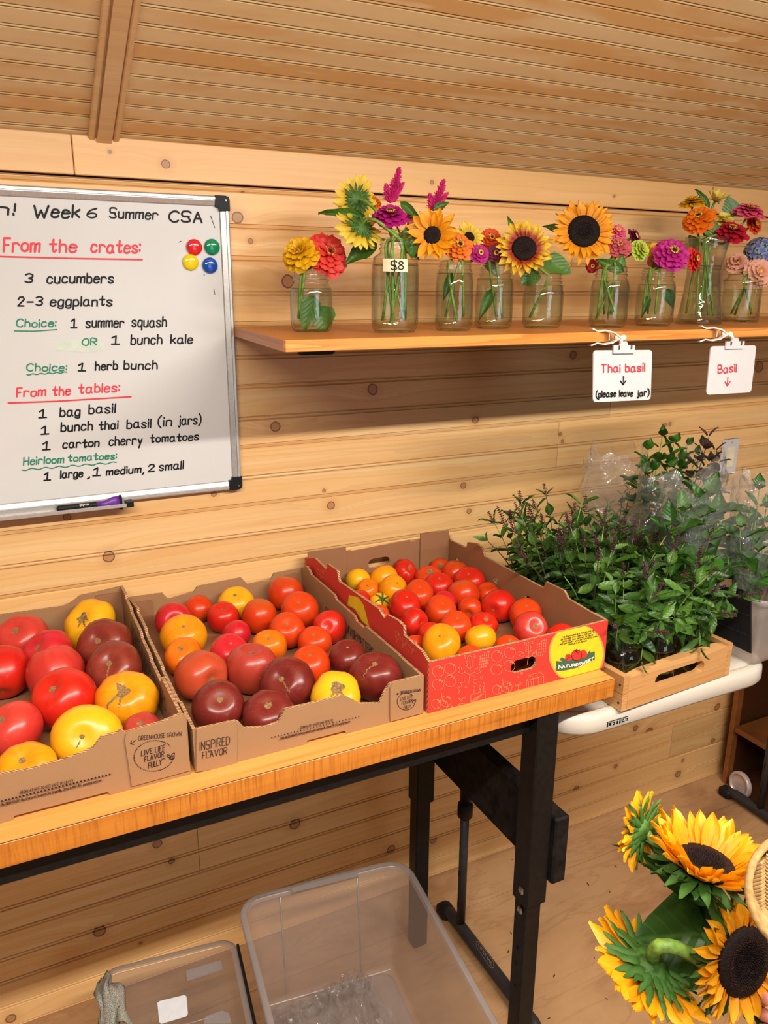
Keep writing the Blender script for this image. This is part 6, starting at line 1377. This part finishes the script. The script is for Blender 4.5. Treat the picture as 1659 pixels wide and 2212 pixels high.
for ri in range(4):
    for ci in range(3):
        B0 = c0+cu*(.062+.102*ci)+cv*(.064+.108*ri)+uz*.0065; R, H, Rm = .040, .124, .031
        lb = 'clear mason jar of dark basil stems in the crate, %s place of the %s row' % (cols[ci], rows[ri])
        jt = empty('mason_jar', B0, lb, 'jar', 'jars in the wooden crate'); sh = H-.030
        prf = [(.001, .004), (R*.80, 0), (R*.985, .012), (R, .025), (R, sh*.78), (R*.92, sh*.965), (Rm*1.03, sh+.002), (Rm*.96, sh+.006), (Rm*1.05, sh+.0085), (Rm*1.05, sh+.011), (Rm*.95, sh+.0125), (Rm*1.0, sh+.0175), (Rm*.95, sh+.020), (Rm*1.0, sh+.024), (Rm*.94, H-.001), (Rm*.90, H), (Rm*.86, H-.003)]
        mb = MB(); mb.lathe(prf, 24, B0); add('glass', mb, M_glass, jt, smooth=True)
        mb = MB(); mb.lathe([(R*.75, .006), (R*.94, .02), (R*.94, .07)], 20, B0, cap0=True, cap1=True); add('water', mb, M_water, jt)
        NB += 1
        bt = empty('thai_basil_bunch', B0+uz*.01, 'bunch of flowering Thai basil standing in the %s jar of the crate %s row' % (cols[ci], rows[ri]), 'herb bunch', 'Thai basil bunches in the crate')
        ns = 8 if ri >= 2 else 6
        for k in range(ns):
            a = 2*math.pi*k/ns+tr_.uniform(-.5, .5); tilt = tr_.uniform(.10, .55); outx = (ci-1)*.16+(-.10 if ri >= 2 else 0); outy = (ri-1.5)*.10
            d = Vector((math.cos(a)*tilt+outx, math.sin(a)*tilt*.8+outy, 1)).normalized(); L_ = tr_.uniform(.13, .205)-(.03 if ri == 0 else 0)-(.05 if ci == 2 and ri >= 1 else 0)
            if ri == 0 and k % 2 == 0: d = (d+Vector((tr_.uniform(-.3, .3), -.75, -.15))).normalized(); L_ *= .72
            m_ = B0+Vector((math.cos(a)*Rm*.6, math.sin(a)*Rm*.6, H)); foot = B0+Vector((-math.cos(a)*R*.5, -math.sin(a)*R*.5, .012))
            tip = m_+d*L_; tip.y = min(tip.y, -.03); mid = m_+(d*.45+uz*.35)*L_*.6
            sprig(bt, bez(m_, m_+(m_-foot).normalized()*.03, mid, tip, 6), tr_.uniform(.046, .062), tr_, spike=tr_.random() < .7, nodes=6, start=.08)
            mb = MB(); mb.tube([foot, m_], .0018, 5); add('stem', mb, M_darkstem, bt)
# a few low drooping sprigs in front of the jars
lw = empty('thai_basil_bunch', c0+cu*.17+cv*.05+uz*.13, 'three drooping Thai basil sprigs hanging over the crate front', 'herb bunch', 'Thai basil bunches in the crate')
for a, b, cpx in (((1395, 1335), (1385, 1425), 1), ((1500, 1330), (1512, 1395), 1), ((1340, 1330), (1330, 1390), 1)):
    P0, P1 = on_y(*a, -.60), on_y(*b, -.672); sprig(lw, bez(P0, P0+uz*.02, P1+uz*.03, P1, 5), .052, tr_, spike=False, nodes=4, start=.3)

# ================================================================== CLEAR BINS WITH BAGGED BASIL
def bin_shell(root, x0, x1, y0, y1, z0, z1, r_, taper=.008, rimw=.012, mat=None, rot=0.0, piv=None):
    def tf(p):
        if not rot: return p
        c, s_ = math.cos(rot), math.sin(rot); d = Vector(p)-piv; return Vector((piv.x+d.x*c-d.y*s_, piv.y+d.x*s_+d.y*c, p[2]))
    def ring(ins, z): return [tf((a, b, z)) for a, b in rrect(x0+ins, x1-ins, y0+ins, y1-ins, max(r_-ins, .008), 5)]
    mb = MB(); mb.rings([ring(taper+.012, z0+.0005), ring(taper+.002, z0+.006), ring(taper, z0+.02), ring(0, z1-.004)], True, False); add('bin_wall', mb, mat or M_binplastic, root, smooth=True)
    mb = MB(); mb.rings([ring(-.001, z1-.016), ring(-rimw, z1-.014), ring(-rimw, z1-.002), ring(-rimw+.003, z1), ring(0, z1)], False, False); add('bin_rim', mb, M_rim, root, smooth=True)
b1 = empty('clear_bin', (1.53, -.42, ZW), 'clear plastic bin with a black panel, on the right end of the white table', 'bin')
bin_shell(b1, 1.468, 1.60, -.672, -.36, ZW+.0006, 1.077, .018, rimw=.004)
b2_ = empty('clear_bin', (1.50, -.2, ZW), 'second clear plastic bin behind the crate holding tall bagged basil', 'bin')
bin_shell(b2_, 1.43, 1.60, -.335, -.055, ZW+.0006, 1.06, .018, rimw=.004)
pp = [on_x(px, py, 1.462) for px, py in ((1535, 1263), (1604, 1273), (1623, 1288), (1623, 1411), (1535, 1368))]
o = MB(); o.prism([(P.y, P.z) for P in pp], (1.459, 0, 0), (0, 1, 0), (0, 0, 1), (.004, 0, 0)); bpn = add('panel', o, M_blackplastic, b1); tag(bpn, 'black rounded panel on the bin side')
for zz in (.3, .65): mb = MB(); q0, q1 = pp[3].lerp(pp[2], zz), pp[4].lerp(pp[0], zz); mb.tube([Vector((1.4588, q0.y+.004, q0.z)), Vector((1.4588, q1.y, q1.z))], .0008, 4); add('seam', mb, M_grayfoot, bpn)
BCS = [((.028, .11, .010), (.06, .20, .020)), ((.018, .08, .010), (.045, .15, .018))]; PCS = [((.055, .020, .030), (.11, .045, .05)), ((.04, .015, .025), (.08, .03, .04))]
def herb(name, label, base, tips, ll, cs, rr, nodes=5):
    t = empty(name, base, label, 'herb bunch', 'bagged basil bunches')
    for tp in tips: sprig(t, bez(Vector(base), Vector(base)+uz*.08, Vector(tp)-uz*.05, Vector(tp), 6), ll*rr.uniform(.85, 1.15), rr, spike=False, nodes=nodes, start=.35, cs=cs)
    return t
hr_ = random.Random(9)
herb('basil_bunch', 'tall green basil bunch rising highest behind the bags', (1.49, -.26, ZW+.02), [on_y(*p, -.27) for p in ((1400, 975), (1430, 945), (1455, 960), (1485, 965), (1470, 1000), (1410, 1020), (1430, 1060), (1505, 985), (1445, 1000), (1390, 1050), (1460, 1040))], .062, BCS, hr_, 7)
herb('basil_bunch', 'purple basil bunch in front of the outlet cover', (1.55, -.30, ZW+.02), [on_y(*p, -.32) for p in ((1530, 945), (1515, 970), (1545, 975), (1535, 1000), (1522, 1010), (1550, 1000))], .050, PCS, hr_, 6)
herb('basil_bunch', 'small basil bunch inside the mostly empty left bag', (1.47, -.20, ZW+.02), [on_y(*p, -.2) for p in ((1315, 1090), (1345, 1070), (1330, 1110), (1375, 1090), (1360, 1060), (1395, 1080))], .036, BCS, hr_, 6)
herb('basil_bunch', 'big leaf basil bunch poking out of the front bag', (1.53, -.47, ZW+.02), [on_y(*p, -.52) for p in ((1450, 1130), (1535, 1075), (1512, 1110), (1478, 1105), (1550, 1120), (1510, 1140))], .095, BCS, hr_)
herb('basil_bunch', 'basil bunch inside the rightmost bag at the photo edge', (1.56, -.56, ZW+.02), [on_y(*p, -.58) for p in ((1640, 1060), (1655, 1100), (1625, 1130), (1650, 1170), (1600, 1140))], .065, BCS, hr_)
def bag(label, base, cpx, Y, wpx, hpx, seed, lean=0.0):
    rr = random.Random(seed); bot = Vector(base); T_ = on_y(*cpx, Y); s_ = depth(T_)/FPX; W_, Hh = wpx*s_/2, hpx*s_; nu, nv = 30, 40; P = []
    topc = T_; t = empty('plastic_bag', bot, label, 'bag', 'clear plastic bags of basil')
    so = Vector((seed*3.1, seed*1.7, 0))
    for i in range(nu+1):
        u = i/nu; cc = bot.lerp(topc, u); g = (.35+.65*min(1, u*1.8))*(1-.08*u) ; row = []
        for j in range(nv):
            a = 2*math.pi*j/nv; n1 = abs(noise.noise(so+Vector((math.cos(a)*1.6, math.sin(a)*1.6, u*4)))); n2 = abs(noise.noise(so+Vector((math.cos(a)*4, math.sin(a)*4, u*9)))); n3 = noise.noise(so+Vector((math.cos(a)*9, math.sin(a)*9, u*22)))
            r_ = g*(.88+.45*n1+.16*n2+.035*n3); dz = .03*noise.noise(so+Vector((math.cos(a)*2.2, math.sin(a)*2.2, 7)))*u*u*2
            row.append(cc+Vector((math.cos(a)*W_*r_, math.sin(a)*W_*.55*r_, dz)))
        P.append(row)
    mb = MB(); mb.grid(P, close=True); add('film', mb, M_bag, t, smooth=True)
bag('mostly empty clear bag at the left behind the Thai basil', (1.455, -.20, ZW+.03), (1330, 975), -.20, 165, 210, 3)
bag('large clear bag over the tall basil behind the crate', (1.50, -.31, ZW+.03), (1480, 1000), -.33, 230, 260, 8)
bag('clear bag around the big leaf basil in front', (1.53, -.49, ZW+.03), (1520, 1035), -.50, 240, 230, 12)
bag('clear bag at the photo edge, rightmost of the basil bags', (1.55, -.58, ZW+.03), (1640, 1030), -.58, 130, 260, 17)

# ================================================================== BINS ON THE FLOOR
p2 = Vector((.408, -.174, 0)); r2_ = math.radians(-6.3)
fb = empty('storage_bin', (.60, -.48, 0), 'large translucent plastic storage bin on the floor with crumpled plastic film inside', 'bin')
bin_shell(fb, .408, .823, -.174-.62, -.174, .001, .30, .05, taper=.035, rimw=.014, rot=r2_, piv=p2)
def tf2(x, y, z): c, s_ = math.cos(r2_), math.sin(r2_); dx, dy = x-p2.x, y-p2.y; return Vector((p2.x+dx*c-dy*s_, p2.y+dx*s_+dy*c, z))
mb = MB(); mb.rings([[tf2(a, b, .004) for a, b in rrect(.408+.045, .823-.045, -.794+.045, -.174-.045, .03, 5)], [tf2(a, b, .007) for a, b in rrect(.408+.05, .823-.05, -.794+.05, -.174-.05, .03, 5)]], True, True); add('bin_floor', mb, M_binplastic, fb)
for xx in (.50, .70):
    mb = MB(); mb.tube([tf2(xx, -.176-.002, .288), tf2(xx, -.176-.030, .015)], .0022, 6); add('moulded_rib', mb, M_rim, fb, smooth=True)
mb = MB(); mb.rings([[tf2(.53+(.17*k), -.172-.018*j, .300+.0015) for k in (0, 1)]+[tf2(.53+.17, -.165-.018*j, .2995), tf2(.53, -.165-.018*j, .2995)] for j in (0, 1)], True, True); add('handle_lip', mb, M_rim, fb)
def film(label, c, wx, wy, h, seed, parent_rot=0.0, group=None, dxy=(0, 0)):
    n = 46; P = []; so = Vector((seed*1.3, seed*2.1, 0))
    for i in range(n+1):
        row = []
        for j in range(n+1):
            u, v = i/n*2-1, j/n*2-1; q = max(abs(u), abs(v)); edge = 1+.18*noise.noise(so+Vector((u*2, v*2, 3)))
            a = noise.noise(so+Vector((u*1.6, v*1.6, 0))); b = abs(noise.noise(so+Vector((u*4.5, v*4.5, 1)))); c_ = abs(noise.noise(so+Vector((u*11, v*11, 2))))
            z = h*(1-q**3)*(.35+.5*max(0, a+.3)+.75*b+.45*c_)+.008
            x_ = u*wx*edge+.02*noise.noise(so+Vector((u*6, v*6, 9))); y_ = v*wy*edge+.02*noise.noise(so+Vector((u*6, v*6, 5)))
            row.append(c+Vector((x_, y_, max(z, .004))))
        P.append(row)
    mb = MB(); mb.grid(P); o = add('plastic_film', mb, M_film, loc=c); tag(o, label, 'plastic bag', group); return o
fc = on_z(715, 2150, .05)
film('crumpled clear plastic film lying in the left part of the big floor bin', Vector((.505, -.43, .008)), .085, .17, .085, 4, group='clear film in the floor bin')
film('crumpled clear plastic film bunched up higher right of centre in the big floor bin', Vector((.625, -.44, .008)), .07, .19, .12, 7, group='clear film in the floor bin')
p1 = Vector((.082, -.135, 0)); r1_ = math.radians(-7.0)
sb = empty('lidded_bin', (.22, -.34, 0), 'small clear lidded plastic box on the floor with a blank white label', 'bin')
def tf1(x, y, z): c, s_ = math.cos(r1_), math.sin(r1_); dx, dy = x-p1.x, y-p1.y; return Vector((p1.x+dx*c-dy*s_, p1.y+dx*s_+dy*c, z))
x0, x1, y0, y1 = .082, .380, -.585, -.135
mb = MB(); mb.rings([[tf1(a, b, z) for a, b in rrect(x0+i_, x1-i_, y0+i_, y1-i_, .035, 5)] for i_, z in ((.030, .001), (.020, .006), (.006, .19))], True, False); add('bin_wall', mb, M_lid, sb, smooth=True)
mb = MB(); mb.rings([[tf1(a, b, z) for a, b in rrect(x0+i_, x1-i_, y0+i_, y1-i_, .04, 6)] for i_, z in ((0, .182), (-.006, .186), (-.006, .196), (-.002, .201), (.016, .202), (.022, .198), (.026, .1965))], False, True); add('lid', mb, M_lid, sb, smooth=True)
mb = MB(); mb.rings([[tf1(a, b, z) for a, b in rrect(x0+i_, x1-i_, y0+i_, y1-i_, .04, 6)] for i_, z in ((-.0065, .186), (-.0065, .197), (-.001, .2015), (.008, .2015))], False, False); add('lid_rim', mb, M_rim, sb, smooth=True)
A_, B_ = on_z(400, 2107, .2), on_z(478, 2085, .2)
def quad_px(name, pts, z, mat, parent, th=.0008):
    P = [on_z(*p, z) for p in pts]; mb = MB(); mb.prism([(p.x, p.y) for p in P], (0, 0, z), (1, 0, 0), (0, 1, 0), (0, 0, th)); return add(name, mb, mat, parent)
quad_px('lid_tab', [(402, 2100), (478, 2077), (481, 2095), (404, 2120)], .2, M_rim, sb, .004)
lbp = quad_px('blank_label', [(340, 2167), (345, 2163), (398, 2150), (403, 2153), (406, 2190), (402, 2196), (348, 2212), (344, 2208)], .1985, M_paper, sb)
tag(lbp, 'blank white paper label')
mb = MB(); mb.box(0, 1, 0, 1, 0, 1); a, b = tf1(x1+.0075, y1-.02, .16), tf1(x1+.0075, y0+.02, .16); mb = MB(); mb.obox(a, b-a, (.006, 0, 0), (0, 0, .038)); add('latch_bar', mb, M_blackplastic, sb)
quad_px('moulded_recess', [(440, 2212), (445, 2196), (480, 2184), (495, 2190), (500, 2212)], .199, M_rim, sb, .0015)
# towel over the lid's left edge
mb = MB(); P = []; T0 = tf1(x0, y1-.03, .203)
for i in range(19):
    u = i/18; row = []
    for j in range(15):
        v = j/14*2-1; wd = .008+.030*u**.7; z = .212+.025*math.sin(u*2.2)-.21*max(0, u-.45)**1.2*(1 if v < .3 else .35)
        row.append(Vector((T0.x+.004+v*wd+.006*math.sin(u*9+v*4), T0.y-.02-.12*u+.008*math.sin(v*5+u*6), max(.01, z+.022*(1-v*v)+.004*math.sin(v*14+u*5)))))
    P.append(row)
mb.grid(P); o = add('hand_towel', mb, M_rag, loc=T0, smooth=True); tag(o, 'grey beige terry towel slumped over the corner of the small lidded box', 'towel')
md = o.modifiers.new('thick', 'SOLIDIFY'); md.thickness = .004
# leaf scraps and a wood chip on the floor
dr = random.Random(31); k_ = 0
for px, py, wh in [(245, 2176, 'left of the lidded box by the towel'), (1104, 2016, 'just left of the front bench leg'), (1302, 1990, 'near the big dark sunflower leaf'), (1098, 2056, 'by the lettered foot bar'), (1197, 2108, 'right of the bench leg near the frame bottom'), (1310, 2158, 'under the lowest sunflower petals'), (1330, 1872, 'left of the highest held sunflower'), (1270, 1910, 'right of the beam end'), (1284, 2070, 'left of the lowest held sunflower'), (1186, 2200, 'at the foot of the front bench leg'), (1317, 1927, 'below the highest held sunflower')]:
    P = on_z(px, py, 0); a = dr.uniform(0, 3.1); L_ = dr.uniform(.003, .008); d = Vector((math.cos(a), math.sin(a), 0)); s_ = Vector((-d.y, d.x, 0))*L_*.3
    mb = MB(); mb.hexa([P-d*L_-s_*.3, P-s_, P+d*L_, P+s_, P-d*L_-s_*.3+uz*.0012, P-s_+uz*.0018, P+d*L_+uz*.001, P+s_+uz*.0018]); o = add('plant_scrap', mb, M_darkstem, loc=P); tag(o, 'tiny dry plant scrap on the floor '+wh, 'debris', 'plant scraps on the floor')

# ================================================================== HELD SUNFLOWERS
TS = 1.0; grip = on_t(1668, 2205, 1.02)
def SP(px, py, t=TS): return on_t(px, py, t)
def stem_path(*pts): return [SP(*p) for p in pts]
GH = 'sunflowers held in a bunch'
def back_path(H, N, via, n=10):
    a = H-N*.022; return [a]+bez(a, a-N*.05, via[0], via[1], n)[1:]+list(via[2:])
N = nrm(-.68, .05, back=True); H = SP(1383, 1792, 1.03)
sA = sunflower(H, N, .019, .050, 'sun', 'smallest held sunflower, seen from behind with green bracts, highest of the bunch', grip, grip, n=17, el=.12, seed=1, group=GH, bracts=15, stempts=[H-N*.010, SP(1430, 1850, 1.04), SP(1500, 1960, 1.06), SP(1600, 2100, 1.06), SP(1668, 2215, 1.05)], rad=.005, dense=50, brl=.030)
N = nrm(.12, .965); H = SP(1522, 1868, .98)
sB = sunflower(H, N, .037, .083, 'sun', 'upward facing held sunflower with upright petals around a dark disc', grip, grip, n=23, el=.80, seed=2, group=GH, bracts=16, stempts=[H-N*.015, SP(1545, 1960, 1.02), SP(1600, 2090, 1.04), SP(1672, 2215, 1.03)], rad=.0055, dense=110, brl=.045)
N = nrm(-.45, -.84, back=True); H = SP(1400, 2090, 1.0)
sC = sunflower(H, N, .032, .082, 'sun', 'lowest held sunflower turned away, its thick green stem bent over the back', grip, grip, n=20, el=.10, seed=3, group=GH, bracts=16, stempts=bez(H-N*.012, SP(1398, 2020, .93), SP(1470, 2040, .95), SP(1520, 2080, .99), 8)+[SP(1600, 2150, 1.02), SP(1668, 2212, 1.03)], rad=.0085, dense=50, brl=.040)
N = nrm(.42, .02); H = SP(1604, 2075, .97)
sD = sunflower(H, N, .043, .080, 'sun', 'held sunflower with the big black seed disc facing the viewer at the right edge', grip, grip, n=24, el=.06, seed=4, group=GH, bracts=16, stempts=[H-N*.015, SP(1640, 2110, 1.02), SP(1672, 2215, 1.02)], rad=.0055, dense=170, brl=.045)
lr = random.Random(77); DG = dict(c1=(.018, .055, .010), c2=(.030, .085, .014), rr=lr)
leaf(sD, SP(1575, 2010, 1.05), SP(1378, 2030, 1.01), .115, nrm(.1, .5), 'round', **DG)
leaf(sB, SP(1530, 1960, 1.04), SP(1366, 1826, 1.02), .035, nrm(.3, .4), 'leaf', **DG)
leaf(sB, SP(1560, 2010, 1.05), SP(1470, 1925, 1.02), .05, nrm(.2, .3), 'round', **DG)
leaf(sD, SP(1600, 2050, 1.05), SP(1520, 1960, 1.02), .05, nrm(-.2, .3), 'leaf', **DG)
leaf(sA, SP(1470, 1900, 1.05), SP(1420, 1820, 1.02), .035, nrm(.2, .1), 'leaf', **DG)
leaf(sC, SP(1600, 2130, 1.04), SP(1650, 2205, .985), .028, nrm(.2, .3), 'leaf', **DG)

# ---- straw basket edge
bc = on_t(1724, 1930, .86); bn = nrm(.12, .30); A, B, Nn = frame(bn); Rb = 120/FPX*.86
sk = empty('straw_basket', bc, 'round woven straw basket edge beside the held sunflowers', 'basket')
mb = MB(); ring = [bc+(A*math.cos(a)+B*math.sin(a))*Rb*.94 for a in [k*2*math.pi/48 for k in range(49)]]; mb.tube(ring, Rb*.075, 10); add('rim', mb, M_straw, sk, smooth=True)
mb = MB(); mb.lathe([(Rb*.92, -.002), (Rb*.8, -.012), (Rb*.5, -.020), (.001, -.022)], 40, bc, ax=bn); add('basket_wall', mb, M_straw, sk, smooth=True)
mb = MB()
for i in range(-14, 15):
    for s_ in (-1, 1):
        for kk in range(4):
            x_ = (kk*2+(1 if s_ > 0 else 0)-3.5)*Rb*.24; y_ = i*Rb*.068
            a_ = bc+UP*(y_)+RT*(x_-Rb*.11); b_ = bc+UP*(y_+s_*Rb*.10)+RT*(x_+Rb*.11)
            if (a_-bc).length > Rb*.86 or (b_-bc).length > Rb*.86: continue
            mb.tube([a_-bn*.011, (a_+b_)/2-bn*.007, b_-bn*.011], Rb*.028, 5)
tag(add('woven_strands', mb, M_straw, sk), kind='stuff')

# ---- hand holding the stems (mostly below the frame)
def skin_mesh(name, verts, edges, radii, mat, parent, sub=2, root=0):
    L_ = ORG[parent.name]; me = bpy.data.meshes.new(name); me.from_pydata([tuple(Vector(v)-L_) for v in verts], edges, []); o = bpy.data.objects.new(name, me); COL.objects.link(o); o.parent = parent; ORG[o.name] = L_
    m = o.modifiers.new('skin', 'SKIN'); m.use_smooth_shade = True
    for i, r_ in enumerate(radii): me.skin_vertices[0].data[i].radius = (r_ if isinstance(r_, tuple) else (r_, r_))
    me.skin_vertices[0].data[root].use_root = True
    s_ = o.modifiers.new('sub', 'SUBSURF'); s_.levels = sub; s_.render_levels = sub
    me.materials.append(mat); return o
pe = empty('person', on_t(2050, 2900, 1.0), 'person out of frame whose hand grips the sunflower stems at the lower right corner', 'person')
v = []; e = []; r_ = []
def V(px, py, t, rad, link=None):
    v.append(on_t(px, py, t)); r_.append(rad); i = len(v)-1
    if link is not None: e.append((link, i))
    return i
w0 = V(1850, 2420, 1.10, .026); w1 = V(1795, 2340, 1.08, (.026, .020), w0); w2 = V(1750, 2275, 1.07, (.034, .017), w1); w3 = V(1720, 2240, 1.065, (.036, .016), w2)
f0 = V(1950, 2560, 1.13, .034, w0); f1 = V(2100, 2780, 1.18, .042, f0)
for k, (dy, ln) in enumerate(((-62, 1.0), (-26, 1.08), (10, 1.02), (44, .84))):
    a = V(1716, 2236+dy*.8, 1.058, .0105, w3); b = V(1680-4*ln, 2216+dy, 1.03, .0095, a); c = V(1650-6*ln, 2214+dy, .995, .0088, b); d = V(1660, 2222+dy, .968, .0080, c); V(1690, 2232+dy, .965, .0068, d)
a = V(1742, 2210, 1.045, .0120, w2); b = V(1715, 2180, 1.0, .0108, a); V(1690, 2168, .972, .0088, b)
skin_mesh('hand', v, e, r_, M_skin, pe, root=0)
mb = MB(); mb.tube([on_t(2040, 2690, 1.16), on_t(2200, 2930, 1.22)], [.052, .060], 16); add('sleeve', mb, M_fabric, pe, smooth=True)
